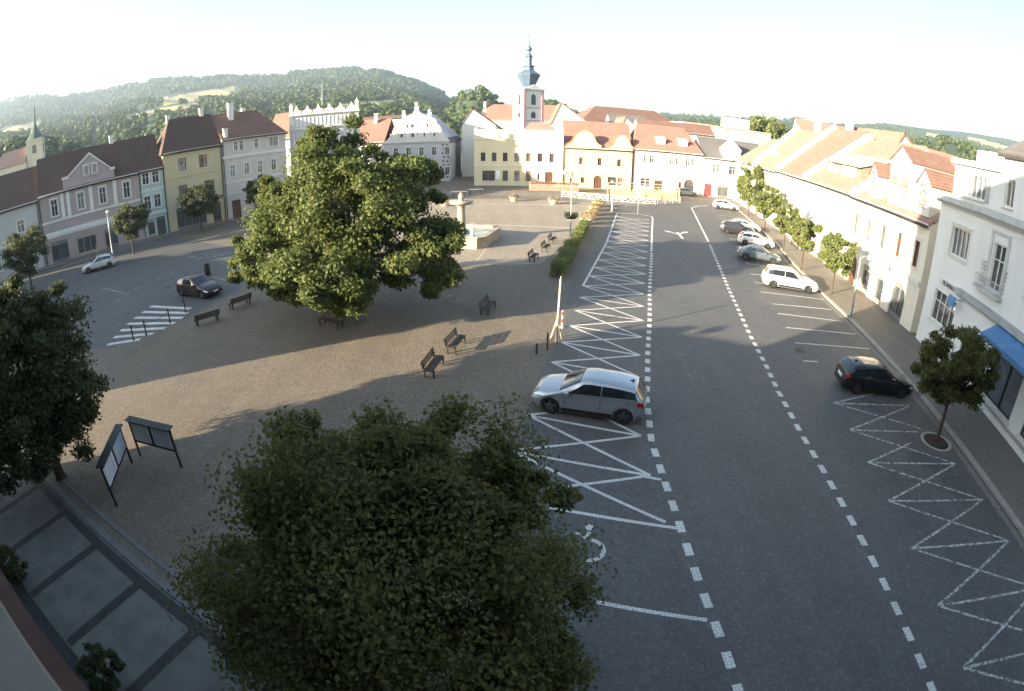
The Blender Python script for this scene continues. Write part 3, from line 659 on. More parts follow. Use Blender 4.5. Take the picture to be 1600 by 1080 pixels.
mb = MB(); mb.prism([(4.2, 7.6), (7.4, 7.6), (7.7, 9.6), (5.8, 11.3), (3.9, 9.6)], 'y', -.1, 2.2); dm = obj('dormer', mb, WHITEP, rf); window(dm, 4.9, 8.5, 1.6, 1.1, y0=-.24, mull=(2, 0), sill=False)
# house with white gable behind the cream palace
def gable_house(name, label, x0, x1, y, z0, hl, hr, apx, apz, D, wallm, roofm, group=None):
    t = thing(name, label, 'building', (x0, y, 0), 0, group); W = x1 - x0
    mb = MB(); mb.prism([(0, z0), (W, z0), (W, hr), (apx, apz), (0, hl)], 'y', 0, D); obj('wall', mb, wallm, t)
    mb = MB(); mb.slab([(-.3, -.2, hl - .2), (apx, -.2, apz + .12), (apx, D, apz + .12), (-.3, D, hl - .2)], .2); mb.slab([(W + .3, -.2, hr - .2), (W + .3, D, hr - .2), (apx, D, apz + .12), (apx, -.2, apz + .12)], .2)
    r_ = obj('roof', mb, roofm, t); return t, r_
t, rf = gable_house('gabled_house', 'house with plain white gable and dark roof behind the cream palace', -11.3, -2.6, 118, 0, 11.6, 10.4, 2.2, 15.0, 18, WHITEP, TILE_MID)
chimney(rf, 4.5, 6, 12, 15, .7)
# church tower and nave
t = thing('church', 'white church tower with blue-green lantern spire behind the far row', 'church', (4.8, 203, 0), R(28))
s_ = 3.7
mb = MB(); mb.box(-s_, -s_, 0, s_, s_, 25.5); tw = obj('tower', mb, WHITEP, t)
mb = MB()
for x in (-s_, s_):
    for y in (-s_, s_): mb.box(x - .45, y - .45, 0, x + .45, y + .45, 25.3)
obj('corner_pilaster', mb, mat('rose_pilaster', (.5, .3, .32), .85), tw)
for z in (13.5, 18.3): 
    mb = MB(); mb.box(-s_ - .15, -s_ - .15, z, s_ + .15, s_ + .15, z + .35); obj('string_course', mb, mat('rose_pilaster', (.5, .3, .32), .85), tw)
mb = MB(); mb.prism([(-4.6, 25.2), (4.6, 25.2), (4.6, 25.7), (2.2, 26), (0, 27.2), (-2.2, 26), (-4.6, 25.7)], 'y', -s_ - .5, -s_ + .3); mb.prism([(-4.6, 25.2), (4.6, 25.2), (4.6, 25.7), (2.2, 26), (0, 27.2), (-2.2, 26), (-4.6, 25.7)], 'x', -s_ - .5, -s_ + .3); mb.box(-4.4, -4.4, 25.2, 4.4, 4.4, 25.6); obj('clock_cornice', mb, WHITEP, tw)
for z, hh in ((19.6, 4.2), (14.6, 2.6)):
    mb = MB(); mb.prism([(-.9, z), (.9, z), (.9, z + hh - .8), (0, z + hh), (-.9, z + hh - .8)], 'y', -s_ - .1, -s_ + .1); mb.prism([(-.9, z), (.9, z), (.9, z + hh - .8), (0, z + hh), (-.9, z + hh - .8)], 'x', -s_ - .1, -s_ + .1); obj('belfry_window', mb, M_GLASS, tw)
COPPER = mat('verdigris', (.1, .15, .21), .5, .3, var=.2, scale=1)
mb = MB(); mb.lathe([(3.86, 25.6), (3.53, 26.47), (2.44, 27.34), (2.69, 27.69), (4.12, 30.82), (4.28, 31.34), (3.53, 31.86), (2.02, 32.91), (1.68, 34.13), (2.18, 34.3), (2.18, 34.65), (1.09, 35.0), (1.09, 37.95), (1.51, 38.13), (1.34, 38.56), (0.59, 39.43), (0.5, 40.3), (1.09, 41.09), (1.05, 41.61), (0.25, 42.74), (0.1, 43.78), (0.04, 45.96)], n=8, rot=pi / 8)
mb.ball((0, 0, 44.2), .32); mb.ball((0, 0, 46.2), .28); obj('spire', mb, COPPER, t)
t2, rf = building('church_nave', 'long red church roof on both sides of the white tower', (-14, 215), (22, 212), 15, 14, WHITEP, TILE_RED, 20.6, hip=(2, 2), wins=[(4 + 5 * k, 6, 1.5, 5) for k in range(6)], cat='church', chims=((1.5, 6, 19, 21.6, 1.0),))
# more roofs behind the far row
BG = 'roofs behind the far row'
gable_house('gabled_house', 'white gabled house with a lower wing right of the church', 8.6, 17, 131, 0, 12, 13, 2.2, 17.2, 14, WHITEP, TILE_RED, BG)
building('town_house', 'low orange-roofed house in front of the church tower base', (1, 118), (9.5, 118), 7, 9.5, CREAM, TILE_ORANGE, 12.1, hip=(2.5, 2), group=BG)
building('school', 'wide building with long weathered tile roof right of the church', (17.5, 150), (52, 158), 18, 13.0, CREAM, TILE_MID, 18.3, hip=(8, 8), wins=[(3 + 3 * k, 9.6, 1.2, 1.8) for k in range(10)], group=BG)
gable_house('gabled_house', 'steep red-roofed house between ochre and pinkish houses', 20.6, 28, 112, 0, 9.5, 9.0, 2.0, 14.1, 10, WHITEP, TILE_RED, BG)
t, rf = building('town_house', 'grey-roofed building with dim windows above the ochre house', (24, 138), (34, 138), 10, 12.8, PALEP, TILE_GREY, 15.6, group=BG, wins=[(1 + 2 * k, 10.5, 1.1, 1.6) for k in range(4)])
t, rf = building('apartment_building', 'long flat-roofed white building behind the far row on the right', (47, 151), (77, 154), 12, 15.4, WHITEP, TILE_RED, rooftype='flat', group=BG, wins=[(16.5, 12.6, .6, 1.4), (17.6, 12.6, .6, 1.4), (22.2, 12.6, .6, 1.4), (23.3, 12.6, .6, 1.4)], cornice=mat('pink_coping', (.5, .25, .2)))
mb = MB(); mb.box(17, 3, 15.4, 24, 9, 18.6); obj('roof_hut', mb, WHITEP, t)
building('town_house', 'long low cream building with small windows under the weathered roof', (30, 132), (50, 132), 8, 12.2, WHITEP, TILE_MID, 14.6, group=BG, wins=[(1.2 + 1.7 * k, 10.2, .7, 1.2) for k in range(10)])
# ------------------------------------------------------------------ right row (A is the far end, B the near end)
RU = Vector((.1924, .9813))
def RP(s, off=0): return (27.9 + RU.x * s + RU.y * off, 29.0 + RU.y * s - RU.x * off)
RG = 'sunlit houses of the right row'
def party(parent, D, h, ridge, ry, x, th=.5):
    mb = MB(); mb.prism([(-.1, h - .4), (D, h - .4), (D, h + .5), (ry, ridge + .75), (-.45, h + .35)], 'x', x, x + th); obj('party_wall', mb, WHITEP, parent)
def rowwins(W, n, z=4.6, hh=1.7, w_=1.0): return [(W * (k + .5) / n - w_ / 2, z, w_, hh) for k in range(n)]
CRW = plaster('cream_white_plaster', (.74, .7, .6))
# nearest: ornate, mansard, three gabled dormers
W0 = 14.4
t, rf = building('town_house', 'ornate cream house with three white gabled dormers next to the tall white building', RP(13.6), RP(-.8), 13, 7.9, CRW, TILE_ORANGE, 12.6, ry=7, group=RG, frame=M_BFRAME, wins=rowwins(W0, 5, 4.5, 1.9, .9),
                 doors=((1.2, 1.8, 2.7, DBROWN, 1), (4.4, 1.6, 2.5, SHOP), (7.2, 1.6, 2.6, SHOP, 1), (10.2, 2.4, 2.9, SHOP, 1)), courses=((3.5, .25, .2),), surround=M_TRIM)
for x, w_, top in ((2.6, 1.8, 11.2), (6.6, 3.6, 12.9), (11.2, 2.2, 11.5)):
    mb = MB(); mb.prism([(x, 8.2), (x + w_, 8.2), (x + w_, top - 1.2), (x + w_ * .8, top - .7), (x + w_ / 2, top), (x + w_ * .2, top - .7), (x, top - 1.2)], 'y', .3, 4.5); dm = obj('dormer', mb, WHITEP, rf)
    nn = 2 if w_ > 3 else 1
    for k in range(nn): window(dm, x + w_ * (k + .5) / nn - .4, 8.9, .8, 1.5, y0=.1, frame=M_BFRAME)
    mb = MB(); mb.slab([(x - .15, .2, top - 1.1), (x + w_ / 2, .2, top + .1), (x + w_ / 2, 5, top + .1), (x - .15, 5, top - 1.1)], .1); mb.slab([(x + w_ + .15, .2, top - 1.1), (x + w_ + .15, 5, top - 1.1), (x + w_ / 2, 5, top + .1), (x + w_ / 2, .2, top + .1)], .1); obj('dormer_roof', mb, TILE_MID, dm)
party(t, 13, 7.9, 12.6, 7, 0)
W1 = 14
t, rf = building('town_house', 'house with a long shed dormer under greenish sheet metal in the right row', RP(28.1), RP(13.65), 14, 8.0, CRW, TILE_ORANGE, 14.0, ry=8, group=RG, wins=rowwins(W1, 5), doors=((3, 1.6, 2.4, DBROWN), (7, 2.2, 2.6, SHOP, 1)), courses=((3.6, .2, .15),))
mb = MB(); mb.box(3.0, 1.6, 9.0, 12.6, 5, 10.7); dm = obj('dormer', mb, TILE_ORANGE, rf)
for k, x in enumerate((3.6, 5.5, 7.6, 8.9, 10.2)): window(dm, x, 9.4, .95, 1.0 if k != 1 else .7, y0=1.4, sill=False)
mb = MB(); mb.slab([(2.7, 1.1, 10.6), (12.9, 1.1, 10.6), (12.9, 5.6, 12.0), (2.7, 5.6, 12.0)], .15); obj('dormer_roof', mb, mat('green_sheet', (.35, .38, .33), .5, .3), dm)
party(t, 14, 8, 14, 8, 0)
t, rf = building('town_house', 'house with a plain tall orange roof between two white party walls in the right row', RP(40), RP(28.15), 14, 8.0, CRW, TILE_RED, 15.0, ry=8, group=RG, wins=rowwins(12, 4), doors=((4, 2.2, 2.6, SHOP, 1),))
party(t, 14, 8, 15, 8, 0); chimney(rf, 5, 8.4, 14, 16.2, .8)
t, rf = building('town_house', 'white house with a small roof dormer, fourth from the right end of the right row', RP(54), RP(40.05), 13, 7.8, WHITEP, TILE_ORANGE, 14.6, ry=7, group=RG, wins=rowwins(14, 5), doors=((3, 1.6, 2.4, DBROWN), (8, 2.2, 2.6, SHOP, 1)))
party(t, 13, 7.8, 14.6, 7, 0); chimney(rf, 10, 7, 13.5, 16.2, .8)
mb = MB(); mb.box(3, 2.0, 9.2, 5.4, 5, 10.5); dm = obj('dormer', mb, WHITEP, rf); window(dm, 3.6, 9.4, 1.2, .9, y0=1.85, sill=False)
t, rf = building('town_house', 'farthest house of the right row, half behind the kerbside trees', RP(69), RP(54.05), 12, 7.8, WHITEP, TILE_ORANGE, 12.6, ry=6, hip=(3, 0), group=RG, wins=rowwins(15, 5), doors=((5, 1.6, 2.4, DBROWN),))
# behind the right row
gable_house('gabled_house', 'house with a white gable and red chimney rising behind the right row', 42, 51, 52, 0, 12, 11, 2.6, 15.6, 12, WHITEP, TILE_RED, 'roofs behind the right row')
for k, (x, y, ww, hh, rr, lb) in enumerate([(58, 62, 15, 11.5, 15, 'low orange-roofed block seen over the ornate house'), (74, 78, 18, 13.6, 17, 'pale roofed building farther right behind the right row'), (66, 100, 16, 14.6, 18.5, 'white-walled house high up behind the right row')]):
    building('town_house', lb, (x - ww / 2, y + 3), (x + ww / 2, y - 3), 10, hh, WHITEP, TILE_RED, rr, group='roofs behind the right row', wins=rowwins(ww, 4, hh - 3))
# tall white functionalist building at the right
A_, B_ = (27.5, 27.2), (21.0, 4.8)
Wt = hypot(B_[0] - A_[0], B_[1] - A_[1])
t = thing('apartment_building', 'tall white building with flat terrace, shutters and blue awning at the right edge', 'building', (A_[0], A_[1], 0), atan2(B_[1] - A_[1], B_[0] - A_[0]))
BW = plaster('bright_white_plaster', (.78, .78, .76), .12)
ops = [(2.2, 6.65, 2.4, 1.75), (7.5, 6.0, 1.3, 2.5), (11.4, 6.6, 2.2, 1.8), (15.5, 6.6, 2.2, 1.8), (1.3, 2.1, 3.2, 2.0), (6.2, .9, 2.6, 2.2), (10.2, .9, 3.0, 2.4), (14.4, .9, 3.0, 2.4)]
mb = MB(); wall_front(mb, Wt, 10, ops); body(mb, Wt, 14, 10)
obj('wall', mb, BW, t)
window(t, 2.2, 6.65, 2.4, 1.75, mull=(3, 0), surround=M_TRIM); window(t, 7.5, 6.0, 1.3, 2.5, mull=(1, 1)); window(t, 11.4, 6.6, 2.2, 1.8, mull=(2, 0), surround=M_TRIM); window(t, 15.5, 6.6, 2.2, 1.8, mull=(2, 0))
window(t, 1.3, 2.1, 3.2, 2.0, mull=(3, 1)); 
for q in ops[5:]: window(t, *q, mull=(1, 0), frame=M_DARKMETAL, name='shop_window')
strip(t, 'cornice', -.35, Wt, 9.75, .35, .5, mat('grey_cornice', (.5, .51, .5), .8))
strip(t, 'ledge', 4.6, Wt, 4.75, .3, .45, mat('grey_ledge', (.36, .37, .37), .8))
strip(t, 'plinth', 5, Wt, .55, .1, .12, mat('grey_ledge', (.36, .37, .37), .8))
mb = MB()
for k in range(6):
    mb.box(6.6, -.12, 6.1 + k * .22, 7.0, .0, 6.2 + k * .22); mb.box(9.0, -.12, 6.1 + k * .22, 9.35, .0, 6.2 + k * .22)
mb.box(6.5, -.45, 5.75, 9.4, 0, 5.9)
for x in np.arange(6.6, 9.35, .14): mb.box(x, -.42, 5.9, x + .02, -.4, 6.5)
mb.box(6.5, -.44, 6.5, 9.4, -.38, 6.54)
obj('balcony', mb, mat('balcony_grey', (.45, .46, .46), .7), t)
mb = MB(); mb.box(7.1, -.08, 5.95, 7.35, .03, 9.0); mb.box(8.95, -.08, 5.95, 9.2, .03, 9.0); mb.box(7.1, -.08, 9.0, 9.2, .03, 9.15); obj('door_surround', mb, mat('grey_cornice', (.5, .51, .5), .8), t)
# attic storey set back behind the terrace line
mb = MB(); wall_front(mb, Wt - 1.2, 2.2, [(1.6, .35, 2.6, 1.45), (6.4, .45, 1.0, 1.5)], y0=0); 
mb.box(0, .35, 0, Wt - 1.2, 9, 2.2)
at = obj('attic', mb, BW, t, loc=(.9, .35, 10.1))
window(at, 1.6, .35, 2.6, 1.45, mull=(3, 0)); window(at, 6.4, .45, 1.0, 1.5, mull=(1, 0))
mb = MB(); mb.box(1.15, -.06, .3, 1.55, .03, 1.9); mb.box(4.3, -.06, .3, 4.75, .03, 1.9); obj('shutter', mb, mat('grey_shutter', (.38, .38, .38), .7), at)
mb = MB(); mb.box(-.25, -.25, 2.2, 6.0, 9, 2.55); obj('parapet', mb, mat('grey_cornice', (.5, .51, .5), .8), at)
mb = MB(); mb.box(.2, 1.6, 2.55, 5.6, 8, 3.5); obj('terrace_hut', mb, mat('grey_hut', (.42, .44, .45), .7), at)
mb = MB(); mb.box(6.0, 0, 2.2, Wt - 1.2, 10, 3.3); obj('upper_wall', mb, BW, at)
mb = MB(); mb.slab([(5.6, -.4, 3.25), (Wt - 1, -.4, 3.25), (Wt - 1, 6, 8.2), (9.6, 6, 8.2)], .25); mb.slab([(5.6, -.4, 3.25), (9.6, 6, 8.2), (9.6, 10, 8.2), (5.6, 10.4, 3.25)], .25); obj('roof', mb, TILE_GREY, at)
mb = MB(); mb.slab([(9.9, -.15, 4.75), (16, -.15, 4.75), (16, -1.35, 4.1), (9.9, -1.35, 4.1)], .04); mb.box(9.9, -1.37, 3.85, 16, -1.34, 4.11); obj('awning', mb, mat('blue_awning', (.08, .2, .38), .7), t)
mb = MB(); mb.box(1.8, -.09, 4.55, 4.5, .01, 4.95); sg = obj('sign', mb, mat('sign_grey', (.62, .62, .6), .6), t)
fc = bpy.data.curves.new('lettering', 'FONT'); fc.body = 'PILSNERKA'; fc.size = .36; fc.extrude = .015; fc.align_x = 'CENTER'
fo = bpy.data.objects.new('lettering', fc); COL.objects.link(fo); bpy.context.view_layer.update(); lm_ = bpy.data.meshes.new_from_object(fo); bpy.data.objects.remove(fo); lm_.materials.append(M_DARKMETAL)
fo = bpy.data.objects.new('lettering', lm_); COL.objects.link(fo); fo.parent = sg; fo.location = (3.15, -.1, 4.63); fo.rotation_euler = (pi / 2, 0, 0)
mb = MB(); mb.box(4.75, -.9, 4.0, 5.5, -.8, 4.6); mb.tube([(5.1, 0, 4.4), (5.1, -.85, 4.4)], .03); obj('hanging_sign', mb, mat('blue_sign', (.08, .25, .5), .5), t)
# unseen blocks added beyond the left frame, placed and sized to shade the square
building('town_house', 'unseen block added beyond the street at the left to shade the square', (-34.2, 12.9), (-50.5, 18.9), 3, 8.4, PALEP, TILE_DARK, 9.6, ry=1.5, wins=rowwins(15.9, 5))
building('town_house', 'second unseen block added beyond the left edge to shade the square', (-53, 19.5), (-80, 30), 12, 8.0, PALEP, TILE_DARK, 12, ry=6, wins=rowwins(27, 8))
# ------------------------------------------------------------------ trees
def mesh_np(name, verts, faces_n, mats, parent=None):
    """verts (N*k,3): every k consecutive vertices make one face"""
    me = bpy.data.meshes.new(name); n = len(verts); k = faces_n
    me.vertices.add(n); me.vertices.foreach_set('co', np.asarray(verts, dtype=np.float32).ravel())
    me.loops.add(n); me.loops.foreach_set('vertex_index', np.arange(n, dtype=np.int32))
    me.polygons.add(n // k); me.polygons.foreach_set('loop_start', np.arange(0, n, k, dtype=np.int32)); me.polygons.foreach_set('loop_total', np.full(n // k, k, dtype=np.int32))
    me.materials.append(mats); me.update(calc_edges=True)
    o = bpy.data.objects.new(name, me); COL.objects.link(o)
    if parent: o.parent = parent
    return o
def leaves(centers, out, size, rng, jitter=.75, asp=.62):
    """one pointed quad leaf at each centre, roughly facing outward/up"""
    n = len(centers)
    nr = out * .7 + rng.normal(0, jitter, (n, 3)) + np.array([0, 0, .35]); nr /= np.linalg.norm(nr, axis=1)[:, None]
    a = np.cross(nr, rng.normal(0, 1, (n, 3))); a /= np.linalg.norm(a, axis=1)[:, None]; b = np.cross(nr, a)
    sz = size * rng.uniform(.6, 1.35, n)[:, None]
    v = np.stack([centers - a * sz, centers - b * sz * asp + nr * sz * .12, centers + a * sz, centers + b * sz * asp + nr * sz * .12], 1)
    return v.reshape(-1, 3)
def crown_points(cx, cy, cz, rx, ry, rz, nclump, nleaf, rng, clump=.3, hollow=.55, lobes=None, shape=None):
    """leaf centres: clumps near the surface of an uneven ellipsoid, plus side lobes"""
    C = []; Rr = []; O = []
    cl = [(cx, cy, cz, rx, ry, rz, 1.0)] + list(lobes or [])
    tot = sum(q[3] * q[4] for q in cl)
    for (x, y, z, a, b, c, wgt) in cl:
        n = max(4, int(nclump * a * b / tot * wgt))
        d = rng.normal(0, 1, (n, 3)); d /= np.linalg.norm(d, axis=1)[:, None]
        rad = (rng.uniform(hollow ** 2, .86, n)[:, None]) ** .5
        bump = 1 + .16 * np.sin(d[:, :1] * 5.1 + d[:, 2:] * 3.7 + x) * np.cos(d[:, 1:2] * 4.3 + y)
        C.append(np.array([x, y, z]) + d * rad * bump * np.array([a, b, c])); O.append(d)
        Rr.append(rng.uniform(.6, 1.3, n) * clump * (a * b * c) ** (1 / 3))
    C = np.concatenate(C); O = np.concatenate(O); Rr = np.concatenate(Rr)
    idx = rng.integers(0, len(C), nleaf)
    g_ = rng.normal(0, 1, (nleaf, 3)); g_ /= np.linalg.norm(g_, axis=1)[:, None]; g_ *= (rng.beta(2.2, 2.0, nleaf) * 1.16)[:, None]
    sq = rng.uniform(.8, 1.18, (len(C), 3)); g_ = g_ * sq[idx]
    g_[:, 2] *= .7
    P = C[idx] + g_ * Rr[idx][:, None]
    out = O[idx] * .5 + g_ * 1.4
    return P, out / np.linalg.norm(out, axis=1)[:, None], C
def tree(name, label, base, trunk_h, trunk_r, crown, nclump, nleaf, size, lm, seed, lobes=None, group=None, clump=.3, hollow=.55, zmin=None, rot=0):
    """crown = (dx, dy, z, rx, ry, rz) round the base"""
    rng = np.random.default_rng(seed)
    t = thing(name, label, 'tree', (base[0], base[1], 0), rot, group)
    P, out, C = crown_points(*crown, nclump, nleaf, rng, clump, hollow, lobes)
    if zmin is not None:
        k = P[:, 2] > zmin; P = P[k]; out = out[k]
    mb = MB(); top = Vector((crown[0] * .5, crown[1] * .5, trunk_h))
    mb.tube([(0, 0, -.1), (0, 0, .15), (top.x * .4, top.y * .4, trunk_h * .5), tuple(top), (crown[0], crown[1], crown[2] + crown[5] * .45)], [trunk_r * 1.5, trunk_r * 1.05, trunk_r * .9, trunk_r * .75, trunk_r * .15], 10)
    for k in range(min(16, len(C))):
        c = Vector(C[(k * 7) % len(C)]); mid = top.lerp(c, .5) + Vector((0, 0, -.1 * crown[5]))
        s0 = top.lerp(Vector((crown[0], crown[1], crown[2])), .25 * (k % 3))
        mb.tube([tuple(s0), tuple(mid), tuple(c)], [trunk_r * .45, trunk_r * .22, trunk_r * .06], 6)
    obj('trunk', mb, M_BARK, t, True)
    mesh_np('crown', leaves(P, out, size, rng), 4, lm, t)
    return t
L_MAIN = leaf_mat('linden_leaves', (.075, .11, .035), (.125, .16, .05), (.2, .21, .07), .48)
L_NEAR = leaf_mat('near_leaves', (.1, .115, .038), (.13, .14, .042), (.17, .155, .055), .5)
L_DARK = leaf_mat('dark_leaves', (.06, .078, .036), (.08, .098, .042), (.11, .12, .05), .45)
L_BRIGHT = leaf_mat('bright_leaves', (.15, .19, .065), (.2, .24, .09), (.28, .3, .12), .5)  # greens raised, sunlight on the kerbside crowns is put into the leaf colour
tree('linden_tree', 'huge spreading linden tree in the middle of the square, one side sunlit', (-10.2, 30.4), 2.4, .5, (0, 0.6, 5.8, 6.0, 5.8, 4.2), 320, 190000, .115, L_MAIN, 3,
     lobes=[(-5.5, .6, 3.5, 3.1, 3.2, 2.3, 1.2), (5.2, -.4, 3.7, 3.2, 3.2, 2.3, 1.2), (.2, -3.4, 3.0, 5.2, 3.0, 2.0, 1), (-.8, 2.0, 8.9, 2.7, 2.8, 2.9, 1.4), (3.8, 1.9, 7.6, 2.7, 2.8, 2.5, 1.2), (-3.9, 2.0, 7.0, 2.9, 2.9, 2.6, 1.2)], clump=.25, hollow=.35, zmin=.9)
tree('leafy_tree', 'very large dark tree crown filling the bottom centre of the picture', (-1.75, 5.7), 2.2, .2, (0, 0, 3.9, 3.4, 3.2, 2.9), 260, 230000, .044, L_NEAR, 8,
     lobes=[(-1.5, .2, 3.3, 2.2, 2.0, 2.0, 1), (1.6, -.3, 3.2, 2.1, 2, 1.9, 1), (-1.2, .9, 5.4, 1.5, 1.4, 1.3, 2), (.1, .9, 5.7, 1.5, 1.4, 1.3, 2), (1.4, 1.0, 4.9, 1.3, 1.2, 1.2, 2.5)], clump=.27, hollow=.4)
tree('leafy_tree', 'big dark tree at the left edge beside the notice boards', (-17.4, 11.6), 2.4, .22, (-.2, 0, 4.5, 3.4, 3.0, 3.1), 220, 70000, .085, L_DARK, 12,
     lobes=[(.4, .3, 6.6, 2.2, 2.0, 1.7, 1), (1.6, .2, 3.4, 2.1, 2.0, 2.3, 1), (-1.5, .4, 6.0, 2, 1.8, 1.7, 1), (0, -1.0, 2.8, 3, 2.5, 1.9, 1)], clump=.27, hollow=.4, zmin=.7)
tree('street_tree', 'dusky round tree growing from a ringed pit before the tall white building', (18.75, 15.0), 1.7, .1, (.75, .9, 3.3, 2.25, 2.2, 2.0), 130, 34000, .075, L_NEAR, 15, lobes=[(1.5, .3, 3.2, 1.3, 1.3, 1.3, 1), (-.7, .8, 3.2, 1.5, 1.4, 1.5, 1)], clump=.22)
RT = 'kerbside trees of the right row'
tree('street_tree', 'round green kerbside tree in front of the parked white estate car', (25.4, 36.3), 1.9, .09, (0, 0, 3.5, 1.6, 1.5, 1.75), 70, 15000, .09, L_BRIGHT, 21, group=RT, clump=.28)
tree('street_tree', 'kerbside tree with a lamp-shaped shadow, behind the bluish car', (26.4, 43.5), 2.0, .09, (0, 0, 3.5, 1.6, 1.5, 1.6), 60, 13000, .1, L_BRIGHT, 22, group=RT, clump=.28)
tree('street_tree', 'sparse yellowish kerbside tree beyond the two white cars', (28.6, 51.5), 2.2, .09, (0, 0, 3.7, 1.6, 1.6, 1.8), 60, 8000, .11, L_BRIGHT, 23, group=RT, clump=.26)
tree('street_tree', 'bushy kerbside tree between the yellowish one and the tall far one', (32.0, 63.5), 2.2, .1, (0, 0, 4.0, 2.0, 2.0, 2.1), 60, 10000, .13, L_BRIGHT, 24, group=RT, clump=.28)
tree('street_tree', 'tall leafy tree at the far end of the right kerb', (35.2, 76), 2.4, .12, (0, 0, 4.8, 2.8, 2.7, 3.0), 70, 10000, .15, L_BRIGHT, 25, group=RT, clump=.28, lobes=[(.4, .3, 7.0, 1.5, 1.5, 1.3, 1)])
LT_ = 'street trees before the left row'
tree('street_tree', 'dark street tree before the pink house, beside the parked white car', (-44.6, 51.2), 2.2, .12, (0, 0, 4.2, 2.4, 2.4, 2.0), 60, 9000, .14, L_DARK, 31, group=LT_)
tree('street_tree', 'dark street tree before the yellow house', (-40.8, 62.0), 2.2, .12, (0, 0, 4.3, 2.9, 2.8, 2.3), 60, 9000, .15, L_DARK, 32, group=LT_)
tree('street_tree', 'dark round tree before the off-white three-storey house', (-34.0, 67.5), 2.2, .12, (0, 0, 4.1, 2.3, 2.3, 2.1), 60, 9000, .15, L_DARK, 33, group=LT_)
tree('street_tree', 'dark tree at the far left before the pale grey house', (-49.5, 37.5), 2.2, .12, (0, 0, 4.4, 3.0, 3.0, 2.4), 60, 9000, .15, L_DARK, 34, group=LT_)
tree('leafy_tree', 'hazy green tree standing behind the flat-roofed white building', (84, 170), 8, .4, (0, 0, 15, 9, 8, 7.5), 60, 7000, .5, L_BRIGHT, 41)
for k, (p, lb) in enumerate([((-14.9, 6.1), 'dark shrub against the near house wall, farther up the pavement'), ((-9.2, 4.15), 'dark shrub against the near house wall, at the bottom edge')]):
    t = thing('shrub', lb, 'shrub', (*p, .11), 0, 'shrubs by the near wall'); rng = np.random.default_rng(90 + k); P, out, C = crown_points(0, 0, .75, .7, .6, .7, 30, 5000, rng, .3); k_ = P[:, 2] > .05
    mesh_np('foliage', leaves(P[k_], out[k_], .05, rng), 4, L_DARK, t); mb = MB(); mb.tube([(0, 0, -.1), (0, 0, .8)], [.04, .02], 6); obj('branch', mb, M_BARK, t)
# tree pit ring
mb = MB(); mb.lathe([(.85, .006), (.85, .016), (.7, .016), (.7, .006)], n=28); mb.f = mb.f[:-2]; mb.m = mb.m[:-2]
obj('tree_pit', mb, mat('pit_ring', (.36, .34, .3), .8), label='pale ring of kerbstone round the pit of the tree before the white building', cat='tree pit', loc=(18.75, 15, 0))
mb = MB(); mb.lathe([(.68, .005), (.5, .07), (.01, .09)], n=24); structure('soil', mb, mat('soil', (.05, .035, .025), .95, var=.4, scale=6)); bpy.data.objects['soil'].location = (18.75, 15, 0)
# hedge with flower boxes
def hedge(p, q, wd, h, n, seed, label):
    rng = np.random.default_rng(seed); L = hypot(q[0] - p[0], q[1] - p[1]); t = thing('hedge', label, 'hedge', (p[0], p[1], 0), atan2(q[1] - p[1], q[0] - p[0]))
    P = np.stack([rng.uniform(0, L, n), rng.uniform(-wd / 2, wd / 2, n), rng.uniform(.1, h, n)], 1)
    side = rng.random(n); P[side < .35, 1] = wd / 2 * np.sign(P[side < .35, 1]); P[side > .6, 2] = h
    P += rng.normal(0, .06, P.shape); P[:, 2] += .12 * np.sin(P[:, 0] * 1.7) * (P[:, 2] > .5)
    out = np.stack([0 * P[:, 0], P[:, 1] / wd, (P[:, 2] - h / 2)], 1)
    mesh_np('foliage', leaves(P, out, .075, rng), 4, L_BRIGHT, t)
    mb = MB()
    for k in range(int(L / .8)): mb.tube([(.4 + k * .8, 0, 0), (.4 + k * .8, .05, h * .85)], [.03, .015], 5)
    obj('stem', mb, M_BARK, t); return t
hedge((3.1, 37.6), (7.6, 57.0), .85, .95, 16000, 51, 'low clipped hedge along the road side of the square')
# ------------------------------------------------------------------ hills
PROF = [(-180, 3.5), (-120, 4), (-75, 7.5), (-54.3, 8.9), (-52.5, 8.83), (-50.7, 8.65), (-46.5, 7.94), (-44.1, 7.73), (-41.7, 7.81), (-39.3, 7.93), (-37.5, 7.92), (-34.8, 7.71), (-32.1, 7.4), (-29.4, 7.18), (-26.8, 6.8), (-25.1, 6.69), (-23.4, 6.86), (-21.4, 6.88), (-20.1, 6.77), (-18.4, 6.85), (-16.1, 6.76), (-14.2, 6.44), (-12.8, 6.03), (-11.2, 5.41), (-10.2, 5.1), (-8.2, 4.1), (-7.0, 3.5), (-6.2, 3.0), (-4, 2.4), (0, 1.9), (3.6, 1.8), (9.6, 1.9), (12.9, 2.1), (16.8, 2.3), (19.5, 2.49), (22.8, 2.6), (27.2, 3.0), (28.0, 3.3), (29.2, 3.6), (30.9, 3.39), (32.9, 3.6), (34.9, 3.89), (36.6, 4.33), (38.3, 4.72), (41.8, 5.0), (43.8, 5.21), (46.6, 5.6), (48.7, 5.85), (51.6, 6.1), (54, 6.2), (75, 5.5), (120, 4), (180, 3.5)]
def prof(az): return np.interp(az, [p[0] for p in PROF], [p[1] for p in PROF])
def hill_r(az): return np.interp(az, [-180, -60, -20, -8, 0, 20, 60, 180], [2200, 2300, 2000, 1800, 2300, 2600, 3000, 2500])
